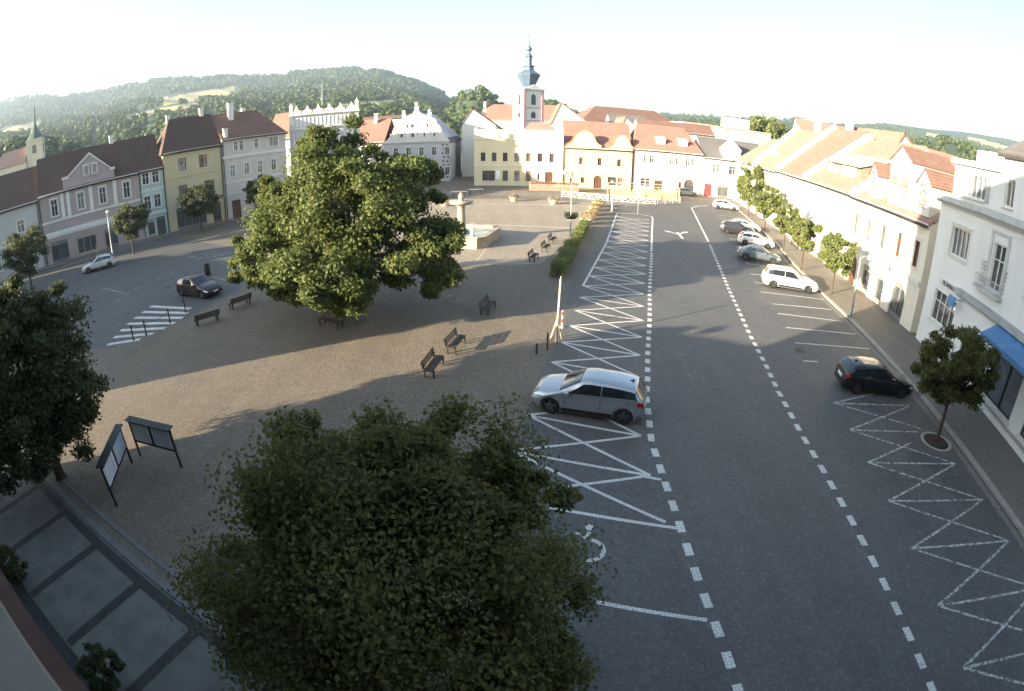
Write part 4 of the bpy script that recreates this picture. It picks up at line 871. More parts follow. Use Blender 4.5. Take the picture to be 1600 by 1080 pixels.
def terr(az, r):
    """terrain height at azimuth (deg from +Y, clockwise) and distance"""
    Rr = hill_r(az); t = np.clip((r - 240) / (Rr - 240), 0, 1.0)
    f = t ** 1.05 * (1 - .16 * np.sin(t * pi)) 
    n = 10 * np.sin(az * .35 + r * .004) * np.sin(r * .006 + az * .21) + 5 * np.sin(az * 1.3 + r * .011)
    z = np.tan(np.radians(prof(az))) * Rr * f + 10.7 * t + n * t * (1 - t) * 2
    # the nearer wooded knoll behind the church and low spurs
    def knoll(a0, r0, el, wa, wr): return (np.tan(np.radians(el)) * r0 + 10.7) * np.exp(-((az - a0) / wa) ** 2 - ((r - r0) / wr) ** 2)
    k = np.maximum(knoll(-4.0, 620, 4.1, 3.6, 150), knoll(3, 700, 2.6, 5, 160))
    k = np.maximum(k, knoll(-52, 330, 4.0, 9, 90)); k = np.maximum(k, knoll(10, 700, 2.1, 6, 150)); k = np.maximum(k, knoll(-30, 900, 4.1, 14, 260)); k = np.maximum(k, knoll(-14, 800, 3.3, 8, 200)); k = np.maximum(k, knoll(46, 700, 4.2, 9, 200)); k = np.maximum(k, knoll(25, 420, 2.3, 4, 90))
    return np.where(r > 250, np.maximum(z, k), -.3) * np.where(r > 3 * Rr, 0, 1)
azs = np.concatenate([np.arange(-180, -66, 4.0), np.arange(-66, 66, .5), np.arange(66, 181, 4.0)])
rs = np.concatenate([[235, 250], np.arange(262, 1000, 22), np.arange(1000, 3100, 60)])
AZ, RR = np.meshgrid(azs, rs, indexing='ij')
ZZ = terr(AZ, RR); over = RR > hill_r(AZ); Zr = np.tan(np.radians(prof(AZ))) * hill_r(AZ) + 10.7
ZZ = np.where(over, Zr * (1 - .25 * (RR / hill_r(AZ) - 1)), ZZ)
V = np.stack([RR * np.sin(np.radians(AZ)), RR * np.cos(np.radians(AZ)), ZZ], -1).reshape(-1, 3)
na, nr_ = AZ.shape
hm_ = MB(); hm_.v = [tuple(v) for v in V]; mi = []
FIELDS = [(-36.5, -28.8, 5.25, 6.1), (-39.5, -33, 4.45, 4.95), (-18, -12.5, 2.6, 3.2), (43, 47, 4.45, 4.8), (47.5, 54, 4.9, 5.4), (-54, -50, 5.6, 6.3)]
for i in range(na - 1):
    for j in range(nr_ - 1):
        a = (azs[i] + azs[i + 1]) / 2; r0 = rs[j]; el = math.degrees(math.atan2((ZZ[i, j] + ZZ[i + 1, j + 1]) / 2 - 10.7, r0))
        hm_.f.append((i * nr_ + j, i * nr_ + j + 1, (i + 1) * nr_ + j + 1, (i + 1) * nr_ + j))
        hm_.m.append(1 if any(q[0] < a + .25 * math.sin(j) < q[1] and q[2] + .02 * (a - q[0]) < el < q[3] + .02 * (a - q[0]) for q in FIELDS) else 0)
FOR = mat('forest_ground', (.03, .05, .022), .95, var=.4, scale=.012, bump=1.0, bscale=.08)
FLD = mat('stubble_field', (.33, .28, .13), .95, var=.12, scale=.01)
o = obj('hills', hm_, [FOR, FLD], smooth=True, kind='structure')
rng = np.random.default_rng(77)
N = 24000
az = rng.uniform(-62, 62, N); r_ = 262 + (rng.random(N) ** 1.4) * 2300
rr_ = np.where(r_ > hill_r(az), hill_r(az) * rng.uniform(.93, 1.0, N), r_)
zt = terr(az, rr_); el = np.degrees(np.arctan2(zt - 10.7, rr_))
keep = np.ones(N, bool)
for q in FIELDS: keep &= ~((az > q[0] - .2) & (az < q[1] + .2) & (el > q[2] - .12) & (el < q[3] + .1))
keep &= (np.sin(az * .9 + rr_ * .013) + np.sin(az * 2.1 - rr_ * .007) > -1.2)
keep &= (rr_ > 300) | (az < 10)
az, rr_, zt = az[keep], rr_[keep], zt[keep]; n = len(az)
cen = np.stack([rr_ * np.sin(np.radians(az)), rr_ * np.cos(np.radians(az)), zt], 1)
K = 26; hgt = rng.uniform(3.5, 7.5, n) * (.75 + rr_ / 1800)
d = rng.normal(0, 1, (n, K, 3)); d /= np.linalg.norm(d, axis=2)[..., None]
P = cen[:, None, :] + d * np.stack([hgt * .55, hgt * .55, hgt * .6], 1)[:, None, :] * rng.uniform(.7, 1, (n, K, 1)) + np.array([0, 0, 1]) * (hgt * .5)[:, None, None]
sz = np.repeat(hgt, K) * .3
P = P.reshape(-1, 3); D = d.reshape(-1, 3); q = len(P)
a = np.cross(D, rng.normal(0, 1, (q, 3))); a /= np.linalg.norm(a, axis=1)[:, None]; b = np.cross(D, a)
tri = np.stack([P - a * sz[:, None], P + b * sz[:, None], P + a * sz[:, None] * .9 - b * sz[:, None] * .6], 1).reshape(-1, 3)
o = mesh_np('forest', tri, 3, leaf_mat('forest_leaves', (.035, .06, .02), (.07, .1, .03), (.1, .12, .035), .2)); tag(o, kind='stuff')
# far church and houses beyond the left row
t = thing('church', 'small far church with a pointed dark spire and orange nave on the left hillside', 'church', (-200, 165, 0), R(40))
mb = MB(); mb.box(-4, -4, 0, 4, 4, 31); mb.box(-4.3, -4.3, 30.5, 4.3, 4.3, 31.2); obj('tower', mb, plaster('church_cream', (.6, .54, .4)), t)
mb = MB(); mb.lathe([(4.6, 31.2), (2.4, 34), (1.0, 37), (.6, 38), (.2, 46)], n=8); obj('spire', mb, mat('dark_spire', (.06, .1, .09), .6), t)
mb = MB(); mb.box(-20, -6, 0, -4.2, 6, 22.5); nv = obj('nave', mb, plaster('church_cream', (.6, .54, .4)), t)
mb = MB(); mb.slab([(-21, -6.6, 22.3), (-4.2, -6.6, 22.3), (-4.2, 0, 29), (-17, 0, 29)], .3); mb.slab([(-21, 6.6, 22.3), (-17, 0, 29), (-4.2, 0, 29), (-4.2, 6.6, 22.3)], .3); mb.slab([(-21, -6.6, 22.3), (-17, 0, 29), (-21, 6.6, 22.3)], .3); obj('roof', mb, TILE_ORANGE, nv)
mb = MB()
for x, y, w1, w2 in ((-1, -4.1, 2, .2), (4.0, -1, .15, 2)): mb.box(x, y, 25, x + w1, y + w2, 28.5)
obj('belfry_window', mb, M_GLASS, t)
HG = 'houses beyond the left row'
for k, (x, y, W_, hh, rr, lb) in enumerate([(-152, 147, 26, 13.5, 18.5, 'long low house with a faded red roof just right of the far church'), (-120, 150, 20, 12.5, 16, 'house with a pale wall lower down beyond the pink house'), (-62, 205, 50, 15.6, 16.8, 'long pale hall behind the town hall'), (-74, 122, 9, 14.0, 18.0, 'steep orange gable behind the yellow house')]):
    building('town_house', lb, (x - W_ / 2, y - 2), (x + W_ / 2, y + 2), 9, hh, WHITEP if k != 1 else PALEP, TILE_ORANGE if k == 3 else TILE_MID, rr, group=HG, wins=rowwins(W_, max(3, int(W_ / 4)), hh - 3))
# ------------------------------------------------------------------ vehicles
def interp(tab, x):
    return float(np.interp(x, [p[0] for p in tab], [p[1] for p in tab]))
def car(name, label, col, L, W_, Hh, top, belt, glass, wheels, wr=.33, group=None, cladding=False, cat='car', metallic=.3, rails=False, roofbox=False, stripe=None):
    """local x: 0 = front bumper, L = rear; the car drives towards -x. top/belt: height tables along x; glass = (windscreen base, roof front, roof rear, rear glass base)"""
    t = thing(name, label, cat, (0, 0, 0), 0, group)
    PM = mat('paint_' + '_'.join('%d' % int(c * 100) for c in col) + ('m' if metallic > .5 else ''), col, .32, metallic, var=.02, spec=.5, coat=.6)
    ws, rf_, rr2, rg = glass; hw = W_ / 2
    N = 56; xs = sorted(set(list(np.linspace(0, L, N)) + [wx + s * wr * 1.12 for wx in wheels for s in (-1, -.92, -.7, -.4, 0, .4, .7, .92, 1)]))
    def plan(x):
        e = min(x, L - x); return hw * (1 - .2 * max(0, 1 - e / (.14 * L)) ** 2.2)
    def zb(x):
        z = .2 + .1 * max(0, 1 - min(x, L - x) / .35)
        for wx in wheels:
            q = abs(x - wx) / (wr * 1.12)
            if q < 1: z = max(z, .02 + wr * 1.14 * (1 - q * q) ** .5 + wr * .92 * 1.0)
        return z
    def ring(x):
        zt, b_, w1, z0 = interp(top, x), interp(belt, x), plan(x), zb(x)
        b_ = min(b_, zt - .04); cab = max(0, min(1, (zt - b_ - .1) / .3)); rw = w1 * (.90 - .13 * cab)
        return [(x, 0, z0 if z0 < .35 else .3), (x, -w1 * .8, z0 if z0 < .35 else .3), (x, -w1 * .97, z0), (x, -w1, z0 + (b_ - z0) * .35), (x, -w1 * .995, z0 + (b_ - z0) * .75), (x, -w1 * .95, b_), (x, -rw * 1.0, zt - .07 * (.5 + .5 * cab)), (x, -rw * .86, zt - .012), (x, -rw * .45, zt + .012), (x, 0, zt + .018)]
    mb = MB(); n = 10; rings = []
    for x in xs:
        h_ = ring(x); full = h_ + [(p[0], -p[1], p[2]) for p in reversed(h_[1:-1])]; rings.append(full)
    m_ = len(rings[0]); mb.v = [p for r2 in rings for p in r2]
    for i in range(len(xs) - 1):
        for k in range(m_): mb.f.append((i * m_ + k, i * m_ + (k + 1) % m_, (i + 1) * m_ + (k + 1) % m_, (i + 1) * m_ + k)); mb.m.append(1 if k in (0, m_ - 1) else 0)
    mb.f += [tuple(range(m_ - 1, -1, -1)), tuple((len(xs) - 1) * m_ + k for k in range(m_))]; mb.m += [0, 0]
    bd = obj('body', mb, [PM, M_RUBBER], t, True)
    def surf(x, v, off=.012):
        h_ = ring(x); k = min(int(v), 8); f = v - k
        p = Vector(h_[k]).lerp(Vector(h_[k + 1]), f); q = Vector(h_[min(k + 1, 9)]) - Vector(h_[k])
        e = .02; a_ = Vector(ring(x + e)[k]).lerp(Vector(ring(x + e)[min(k + 1, 9)]), f) - Vector(ring(x - e)[k]).lerp(Vector(ring(x - e)[min(k + 1, 9)]), f)
        nn = a_.cross(q).normalized()
        if nn.z < -.2 or nn.y > .3: nn = -nn
        return p + nn * off
    def patch(x0, x1, v0, v1, nx, nv, nm, m2, sides=(1, -1), x0b=None, x1b=None, off=.012):
        """x0/x1 at v0; x0b/x1b at v1 (slanted ends)"""
        x0b = x0 if x0b is None else x0b; x1b = x1 if x1b is None else x1b
        for sgn in sides:
            g_ = MB()
            for i in range(nx + 1):
                for j in range(nv + 1):
                    f = j / nv; xa = x0 + (x0b - x0) * f; xb = x1 + (x1b - x1) * f
                    p = surf(xa + (xb - xa) * i / nx, v0 + (v1 - v0) * f, off); g_.v.append((p.x, p.y * sgn, p.z))
            for i in range(nx):
                for j in range(nv): g_.f.append((i * (nv + 1) + j, (i + 1) * (nv + 1) + j, (i + 1) * (nv + 1) + j + 1, i * (nv + 1) + j + 1)); g_.m.append(0)
            obj(nm, g_, m2, t, True)
    sl = .1
    mid = (ws + rg) / 2 + .05
    patch(ws + .25, mid - .02, 5.12, 5.88, 10, 3, 'side_window', M_CARGLASS, x0b=rf_ + .1)
    patch(mid + .02, rg - .22, 5.12, 5.88, 10, 3, 'side_window', M_CARGLASS, x1b=rr2 + .02)
    for sx in (ws + .3, mid, rg - .55):
        patch(sx - .009, sx + .009, 3.1, 4.98, 1, 4, 'door_gap', M_RUBBER, off=.004)
    for sx in (mid - .32, mid + .75): patch(sx, sx + .17, 4.5, 4.62, 2, 1, 'door_handle', M_RIM, off=.02)
    patch(wheels[0] + wr * 1.25, wheels[1] - wr * 1.25, 2.1, 2.7, 6, 1, 'sill', M_RUBBER, off=.006)
    # windscreen and rear window across the middle
    for nm, xa, xb in (('windscreen', ws + .07, rf_ - .04), ('rear_window', rr2 + .04, rg - .03)):
        g_ = MB(); nx = 6; vs = [6.35, 7, 7.6, 8.2, 9]
        for i in range(nx + 1):
            row = []
            x = xa + (xb - xa) * i / nx
            for v in vs: p = surf(x, v - 1e-4, .014); row.append((p.x, p.y, p.z))
            g_.v += row + [(p[0], -p[1], p[2]) for p in reversed(row[:-1])]
        w2 = 2 * len(vs) - 1
        for i in range(nx):
            for j in range(w2 - 1): g_.f.append((i * w2 + j, (i + 1) * w2 + j, (i + 1) * w2 + j + 1, i * w2 + j + 1)); g_.m.append(0)
        obj(nm, g_, M_CARGLASS, t, True)
    LAMP = mat('headlight_glass', (.6, .62, .65), .15, .2); TAIL = mat('tail_light', (.35, .02, .02), .25)
    patch(.06, .42, 4.1, 4.75, 4, 2, 'headlight', LAMP); patch(L - .3, L - .05, 4.0, 4.8, 4, 2, 'tail_light', TAIL)
    mb = MB(); mb.box(-.015, -hw * .5, .38, .04, hw * .5, .6); obj('grille', mb, M_RUBBER, t)
    mb = MB(); mb.box(-.022, -.26, .42, -.016, .26, .53); mb.box(L + .012, -.26, .62, L + .02, .26, .73); mb.box(L - .03, -.28, .6, L + .011, .28, .75); obj('number_plate', mb, mat('plate_white', (.75, .75, .73), .4), t)
    for sgn in (1, -1):
        mb = MB(); mb.box(ws + .32, sgn * (hw * .93), interp(belt, ws + .4) + .02, ws + .5, sgn * (hw + .16), interp(belt, ws + .4) + .15); obj('mirror', mb, PM, t, bevel=.03)
        for wx in wheels:
            yo = sgn * (hw - .02); yi = sgn * (hw - .23); r2 = wr
            mb = MB(); path = [(yi, r2 * .9), (yi + sgn * .03, r2), (yo - sgn * .03, r2), (yo, r2 * .93), (yo, r2 * .68), (yi, r2 * .68)]
            k_ = 24
            for j, (yy, r3) in enumerate(path):
                for k in range(k_): mb.v.append((wx + r3 * cos(2 * pi * k / k_), yy, wr + r3 * sin(2 * pi * k / k_)))
            for j in range(len(path)):
                for k in range(k_): mb.f.append((j * k_ + k, j * k_ + (k + 1) % k_, ((j + 1) % len(path)) * k_ + (k + 1) % k_, ((j + 1) % len(path)) * k_ + k)); mb.m.append(0)
            wh = obj('wheel', mb, M_RUBBER, t, True)
            mb = MB(); c_ = (wx, wr)
            for s in range(5):
                a0 = 2 * pi * s / 5 + .3
                pts = [(wx + .05 * cos(a0 - 1.2), wr + .05 * sin(a0 - 1.2)), (wx + r2 * .66 * cos(a0 - .2), wr + r2 * .66 * sin(a0 - .2)), (wx + r2 * .66 * cos(a0 + .2), wr + r2 * .66 * sin(a0 + .2)), (wx + .05 * cos(a0 + 1.2), wr + .05 * sin(a0 + 1.2))]
                mb.prism(pts, 'y', yo - sgn * .015, yo - sgn * .05)
            ringp = [(wx + r2 * .68 * cos(2 * pi * k / 20), wr + r2 * .68 * sin(2 * pi * k / 20)) for k in range(20)]
            mb.prism(ringp, 'y', yo - sgn * .1, yo - sgn * .12)
            obj('rim', mb, M_RIM, wh)
    mb = MB()
    for wx in wheels: mb.box(wx - wr * 1.05, -hw * .78, .25, wx + wr * 1.05, hw * .78, wr * 1.9)
    obj('wheel_housing', mb, M_RUBBER, t)
    if rails:
        for sgn in (1, -1):
            mb = MB(); pz = interp(top, (rf_ + rr2) / 2); mb.tube([(rf_ + .25, sgn * hw * .66, interp(top, rf_ + .25) - .01), (rf_ + .4, sgn * hw * .66, pz + .05), (rr2 - .3, sgn * hw * .66, pz + .05), (rr2 - .1, sgn * hw * .66, interp(top, rr2 - .1) - .01)], .02, 6); obj('roof_rail', mb, M_DARKMETAL, t, True)
    mb = MB(); mb.prism([(rr2 - .35, interp(top, rr2 - .3)), (rr2 - .12, interp(top, rr2 - .2)), (rr2 - .12, interp(top, rr2 - .2) + .09)], 'y', -.02, .02); obj('antenna', mb, M_RUBBER, t)
    return t
def put(t, front, rear):
    """place a car with its nose at front and its tail at rear (only the heading is taken from the pair)"""
    t.location = (front[0], front[1], 0.005); t.rotation_euler = (0, 0, atan2(rear[1] - front[1], rear[0] - front[0]))
def hatch(L, Hh): # two-box
    k = L / 4.2
    return [(0, .55), (.06 * k, .68), (.5 * k, .86), (1.1 * k, .97), (1.25 * k, 1.0), (1.95 * k, Hh - .06), (2.3 * k, Hh), (3.2 * k, Hh - .02), (3.75 * k, Hh - .12), (4.1 * k, 1.02), (4.17 * k, .8), (L, .6)], [(0, .6), (1 * k, .86), (2 * k, .93), (4 * k, 1.02), (L, .98)], (1.15 * k, 2.0 * k, 3.65 * k, 4.12 * k), (.78 * k, 3.42 * k)
L_ = 4.65
suv_top = [(0, .62), (.05, .78), (.35, .93), (.9, 1.03), (1.2, 1.08), (2.05, 1.56), (2.45, 1.61), (3.5, 1.58), (4.2, 1.49), (4.27, 1.4), (4.52, 1.08), (4.6, .95), (L_, .7)]
suv_belt = [(0, .66), (1.0, .95), (2.2, 1.0), (4.2, 1.1), (L_, 1.05)]
t = car('parked_car', 'silver grey crossover parked across the zigzag bay in the foreground', (.42, .45, .48), L_, 1.89, 1.61, suv_top, suv_belt, (1.12, 2.05, 4.2, 4.54), (.85, 3.85), .37, metallic=.75)
put(t, (.98, 19.5), (5.25, 18.15)); t.scale = (.965, .97, .98)
def simple(label, col, L, front, rear, Hh=1.46, W_=1.78, sedan=False, est=False, group='cars parked along the right kerb', metallic=.2, rails=False):
    tp, bl, gl, wh = hatch(L, Hh)
    k = L / 4.2
    if sedan: tp = [(0, .52), (.06 * k, .66), (.6 * k, .84), (1.2 * k, .95), (1.9 * k, Hh - .05), (2.25 * k, Hh), (2.85 * k, Hh - .04), (3.6 * k, 1.04), (4.05 * k, 1.0), (4.17 * k, .8), (L, .6)]; gl = (1.18 * k, 1.95 * k, 2.9 * k, 3.6 * k)
    if est: tp = [(0, .6), (.06 * k, .75), (.6 * k, .95), (1.2 * k, 1.04), (1.95 * k, Hh - .05), (2.3 * k, Hh), (3.4 * k, Hh - .02), (3.9 * k, Hh - .12), (4.13 * k, 1.05), (4.18 * k, .8), (L, .6)]; gl = (1.12 * k, 1.95 * k, 3.86 * k, 4.14 * k)
    t = car('parked_car', label, col, L, W_, Hh, tp, bl, gl, wh, .33, group, metallic=metallic, rails=rails); put(t, front, rear); return t
WHT = (.78, .78, .77)
simple('white estate car with dark roof rails parked nose to the right kerb', WHT, 4.7, (24.2, 36.9), (19.7, 38.4), 1.62, 1.85, est=True, rails=True)
simple('white hatchback with an opaque rear, second from the shade edge by the right kerb', WHT, 4.1, (28.1, 52.9), (24.1, 54.3), 1.44)
simple('bluish grey car parked in the tree shade by the right kerb', (.16, .2, .24), 4.3, (25.2, 45.7), (21.0, 47.2), 1.44, metallic=.6, sedan=True)
simple('dark grey car between the white ones by the right kerb', (.05, .05, .055), 4.4, (28.7, 59.2), (24.4, 60.6), 1.45, metallic=.5)
simple('small white car half hidden behind the dark grey car by the right kerb', WHT, 3.9, (30.6, 61.9), (26.9, 63.2), 1.4, 1.68)
simple('farthest white hatchback at the far end of the right kerb', WHT, 4.3, (35.8, 81.2), (31.5, 82.4), 1.5)
simple('black car with its nose to the right kerb in front of the zigzag bays', (.015, .015, .017), 4.4, (20.4, 19.7), (16.1, 20.7), 1.46, metallic=.4)
simple('white estate car standing on the right pavement close to the facades', WHT, 4.5, (32.1, 52.2), (33.1, 56.6), 1.5, est=True, group=None)
simple('white hatchback parked beside the pink house at the left', (.6, .62, .6), 4.2, (-46.6, 43.5), (-43.2, 46.6), 1.5, group=None)
simple('black hatchback parked by the hatched crossing on the left', (.02, .012, .015), 4.2, (-21.6, 33.6), (-25.6, 34.9), 1.48, group=None, metallic=.4)
simple('dark car parked before the pinkish house at the far end', (.08, .09, .09), 4.2, (33.6, 96.0), (29.6, 96.2), 1.5, group=None)
# ------------------------------------------------------------------ street furniture
def bench(label, loc, rz, group='benches on the square', first=[None]):
    if first[0] is not None: return dup(first[0], (*loc, .004), rz, label)
    t = thing('park_bench', label, 'bench', (*loc, .004), rz, group)
    mb = MB()
    for k in range(4): mb.box(-.95, -.22 + k * .13, .43, .95, -.12 + k * .13, .47)
    obj('seat', mb, M_WOOD, t)
    mb = MB()
    for k in range(3): mb.box(-.95, .3 + k * .03, .55 + k * .13, .95, .33 + k * .03, .65 + k * .13)
    obj('backrest', mb, M_WOOD, t)
    for x in (-.75, .75):
        mb = MB(); mb.box(x - .04, -.24, 0, x + .04, -.17, .43); mb.box(x - .04, .22, 0, x + .04, .29, .45); mb.box(x - .04, -.24, .39, x + .04, .3, .43); mb.slab([(x - .04, .24, .43), (x + .04, .24, .43), (x + .04, .36, .93), (x - .04, .36, .93)], .05); obj('leg', mb, M_DARKMETAL, t)
    t.scale = (.95, .9, .86); first[0] = t; return t
bench('dark bench left of the big linden, nearer the hatched crossing', (-19.2, 28.2), R(48 - 180))
bench('dark bench partly under the left edge of the big linden', (-18.3, 31.3), R(60 - 180))
bench('wooden bench under the near edge of the big linden', (-10.3, 27.6), R(-25 - 0))
bench('nearer of the two sunlit benches seen end-on before the silver car', (-3.5, 22.1), R(80))
bench('farther of the two sunlit benches seen end-on before the silver car', (-2.75, 24.7), R(76))
bench('bench in deep shade beyond the two end-on benches', (-1.4, 30.3), R(75))
bench('shaded bench at the near end of the hedge', (1.7, 43.0), R(75 + 0))
bench('second bench along the hedge, counted from its near end', (2.9, 46.6), R(75))
bench('third bench along the hedge, counted from its near end', (3.7, 50.0), R(75))
# notice boards
def board(label, a, b, zt, zb_):
    t = thing('notice_board', label, 'notice board', (a[0], a[1], 0), atan2(b[1] - a[1], b[0] - a[0]), 'notice boards near the left tree'); L = hypot(b[0] - a[0], b[1] - a[1])
    for x in (0.03, L - .03):
        mb = MB(); mb.box(x - .035, .0, 0, x + .035, .07, zt); obj('post', mb, M_DARKMETAL, t)
    mb = MB(); mb.box(.07, 0, zb_, L - .07, .08, zb_ + .07); mb.box(.07, 0, zt - .08, L - .07, .08, zt); mb.box(L / 2 - .05, -.003, zb_ + .07, L / 2 + .05, .08, zt - .08)
    mb.slab([(-.05, -.12, zt + .06), (L + .05, -.12, zt + .06), (L + .05, .2, zt + .1), (-.05, .2, zt + .1)], .04); obj('frame', mb, M_DARKMETAL, t)
    for k in (0, 1):
        x0 = .1 + k * (L / 2 - .02); mb = MB(); mb.box(x0, .015, zb_ + .08, x0 + L / 2 - .18, .05, zt - .09); p = obj('panel', mb, mat('board_glass', (.62, .64, .7), .3, var=.15, scale=2), t)
        mb = MB(); rnd = random.Random(k + int(a[0] * 7))
        for c in range(4):
            for r2 in range(2): 
                w1 = rnd.uniform(.16, .24); xx = x0 + .05 + c * (L / 2 - .3) / 4; zz_ = zb_ + .14 + r2 * (zt - zb_ - .25) / 2; mb.box(xx, .008, zz_, xx + w1, .0145, zz_ + .32)
        obj('poster', mb, mat('poster_paper', (.5, .52, .56), .6, var=.1), p)
    return t
board('wide double notice board facing the camera beside the big left tree', (-14.35, 13.8), (-11.95, 13.45), 1.6, .68)
board('double notice board set at an angle, its left wing towards the camera', (-13.35, 10.75), (-14.4, 13.35), 1.6, .68)
# bollards of the crossing
def bollard_tree():
    mb = MB(); mb.lathe([(.07, 0), (.07, .1), (.045, .14), (.045, .85), (.06, .88), (.05, .98), (.01, 1.02)], n=10)
    return obj('bollard', mb, M_DARKMETAL, None, True, 'dark bollard nearest to the camera along the hatched crossing', 'bollard', 'dark bollards along the hatched crossing', loc=(-23.43, 25.23, 0))
b0 = bollard_tree()
for lb, p in (('second dark bollard along the hatched crossing from the near end', (-22.95, 26.1)), ('third dark bollard along the hatched crossing from the near end', (-22.35, 28.2)), ('farthest dark bollard along the hatched crossing, by the black car', (-22.3, 30.2))): dup(b0, (*p, 0), 0, lb)
mb = MB(); mb.tube([(-22.95, 26.1, .8), (-22.6, 27.1, .62), (-22.35, 28.2, .8)], .015, 5); mb.tube([(-22.35, 28.2, .8), (-22.3, 29.2, .62), (-22.3, 30.2, .8)], .015, 5); mb.tube([(-23.43, 25.23, .8), (-23.2, 25.7, .66), (-22.95, 26.1, .8)], .015, 5)
obj('chain', mb, M_DARKMETAL, label='thin dark chain slung between the bollards of the hatched crossing', cat='chain')
# tall post with struts, red and white post, stubs
t = thing('wooden_post', 'tall pale post with two short struts beside the zigzag bays', 'post', (2.25, 25.5, 0), R(10))
mb = MB(); mb.tube([(0, 0, 0), (.12, .1, 3.4)], [.065, .045], 10); mb.tube([(.12, .1, 3.4), (.14, .12, 3.55)], [.02, .015], 6); obj('pole', mb, mat('pale_wood', (.62, .55, .42), .75), t, True)
for p in ((.45, .5), (-.1, .75)):
    mb = MB(); mb.tube([(p[0], p[1], 0), (.04, .05, 1.35)], .045, 8); obj('strut', mb, mat('pale_wood', (.62, .55, .42), .75), t, True)
t = thing('delineator_post', 'short red and white striped post behind the tall pale one', 'post', (2.74, 27.8, 0))
mb = MB(); mb.lathe([(.1, 0), (.09, .05), (.055, .06), (.055, .98), (.01, 1.02)], n=10); obj('tube', mb, mat('white_plastic', (.75, .75, .73), .5), t)
for z in (.3, .72):
    mb = MB(); mb.lathe([(.058, z), (.058, z + .22)], n=10); obj('band', mb, mat('red_band', (.6, .06, .05), .5), t)
mb = MB(); mb.lathe([(.05, 0), (.045, .9), (.01, .95)], n=8); t = obj('bollard', mb, M_WOOD, None, False, 'thin short brown bollard at the edge of the shade left of the pale post', 'bollard', loc=(1.75, 24.7, 0))
t = dup(t, (1.2, 24.2, 0), 0, 'lower stubby bollard left of the thin brown one'); t.scale = (1.2, 1.2, .6)
# lamps
def lamp(label, loc, h, arms, rz=0, group='street lamps', basket=False):
    t = thing('street_lamp', label, 'street lamp', (*loc, 0), rz, group)
    mb = MB(); mb.lathe([(.17, 0), (.17, .3), (.13, .35), (.12, 1.1), (.075, 1.2), (.06, h * .6), (.045, h)], n=12); obj('pole', mb, M_ZINC, t, True)
    for sx in ((-1, 1) if arms == 2 else (1,)):
        mb = MB(); mb.tube([(0, 0, h - .25), (sx * .3, 0, h), (sx * .62, 0, h + .02)], .028, 6); obj('arm', mb, M_ZINC, t, True)
        mb = MB(); mb.lathe([(.05, h + .1), (.2, h + .02), (.22, h - .06), (.16, h - .2), (.05, h - .24)], sx * .68, 0, 12); obj('lantern', mb, mat('lamp_glass', (.7, .7, .66), .3), t, True)
    if basket:
        mb = MB(); mb.lathe([(.1, 3.0), (.45, 3.05), (.55, 3.3), (.5, 3.32), (.1, 3.1)], n=14); obj('flower_ring', mb, M_DARKMETAL, t, True)
        rng = np.random.default_rng(4); n = 500; a = rng.uniform(0, 2 * pi, n); r2 = rng.uniform(.3, .62, n)
        P = np.stack([r2 * np.cos(a), r2 * np.sin(a), rng.uniform(3.2, 3.55, n)], 1); mesh_np('blossoms', leaves(P, P * [1, 1, 0], .06, rng), 4, L_DARK, t)
    return t
lamp('tall pale lamp post with a ring of flowers round it, beside the hedge', (4.9, 46.0), 7.1, 2, R(20), basket=True)
lamp('lamp post with a thick base at the right kerb near the white building', (23.75, 30.9), 4.6, 1, R(-20))
lamp('slim lamp post at the far end of the zigzag area', (12.9, 70.3), 4.1, 1, R(90))
lamp('lamp post before the pink house with a small white sign', (-43.9, 46.5), 6.1, 1, R(-40))
t = thing('road_sign', 'pale road sign on a post at the far end of the zigzag area', 'road sign', (16.3, 69.8, 0), R(-10))
mb = MB(); mb.tube([(0, 0, 0), (0, 0, 3.0)], .035, 8); obj('post', mb, M_ZINC, t); mb = MB(); mb.box(-.35, -.05, 2.3, .35, -.04, 3.0); obj('plate', mb, mat('sign_white', (.75, .75, .75), .4), t)
t = thing('road_sign', 'two small white signs on one post before the pink house', 'road sign', (-44.2, 44.2, 0), R(-45))
mb = MB(); mb.tube([(0, 0, 0), (0, 0, 2.9)], .035, 8); obj('post', mb, M_ZINC, t)
for z in (2.2, 1.3): mb = MB(); mb.box(-.22, -.05, z, .22, -.035, z + .62); obj('plate', mb, mat('sign_white', (.75, .75, .75), .4), t)
t = thing('litter_bin', 'dark cylindrical litter bin behind the black hatchback on the left', 'litter bin', (-26.1, 39.7, 0)); mb = MB(); mb.lathe([(.2, 0), (.28, .1), (.3, .85), (.22, .95)], n=14); obj('barrel', mb, M_DARKMETAL, t, True); mb = MB(); mb.lathe([(.33, .95), (.33, 1.0), (.05, 1.1)], n=14); obj('lid', mb, M_DARKMETAL, t, True)
# fountain
t = thing('fountain', 'stone fountain with a square basin of blue-green water and a tall column', 'fountain', (-4.9, 50.3, 0), R(-14))
hw = 3.1; cc = .6
def chamf(h_, c_): return [(-h_ + c_, -h_), (h_ - c_, -h_), (h_, -h_ + c_), (h_, h_ - c_), (h_ - c_, h_), (-h_ + c_, h_), (-h_, h_ - c_), (-h_, -h_ + c_)]
mb = MB(); o_p, i_p = chamf(hw, cc), chamf(hw - .32, cc - .1); n = 8
mb.v = [(x, y, 0) for x, y in o_p] + [(x, y, .95) for x, y in o_p] + [(x, y, .95) for x, y in i_p] + [(x, y, .2) for x, y in i_p]
for k in range(n):
    j = (k + 1) % n
    mb.f += [(k, j, j + n, k + n), (k + n, j + n, j + 2 * n, k + 2 * n), (k + 2 * n, j + 2 * n, j + 3 * n, k + 3 * n)]
mb.f.append(tuple(3 * n + k for k in range(n))); mb.m = [0] * len(mb.f)
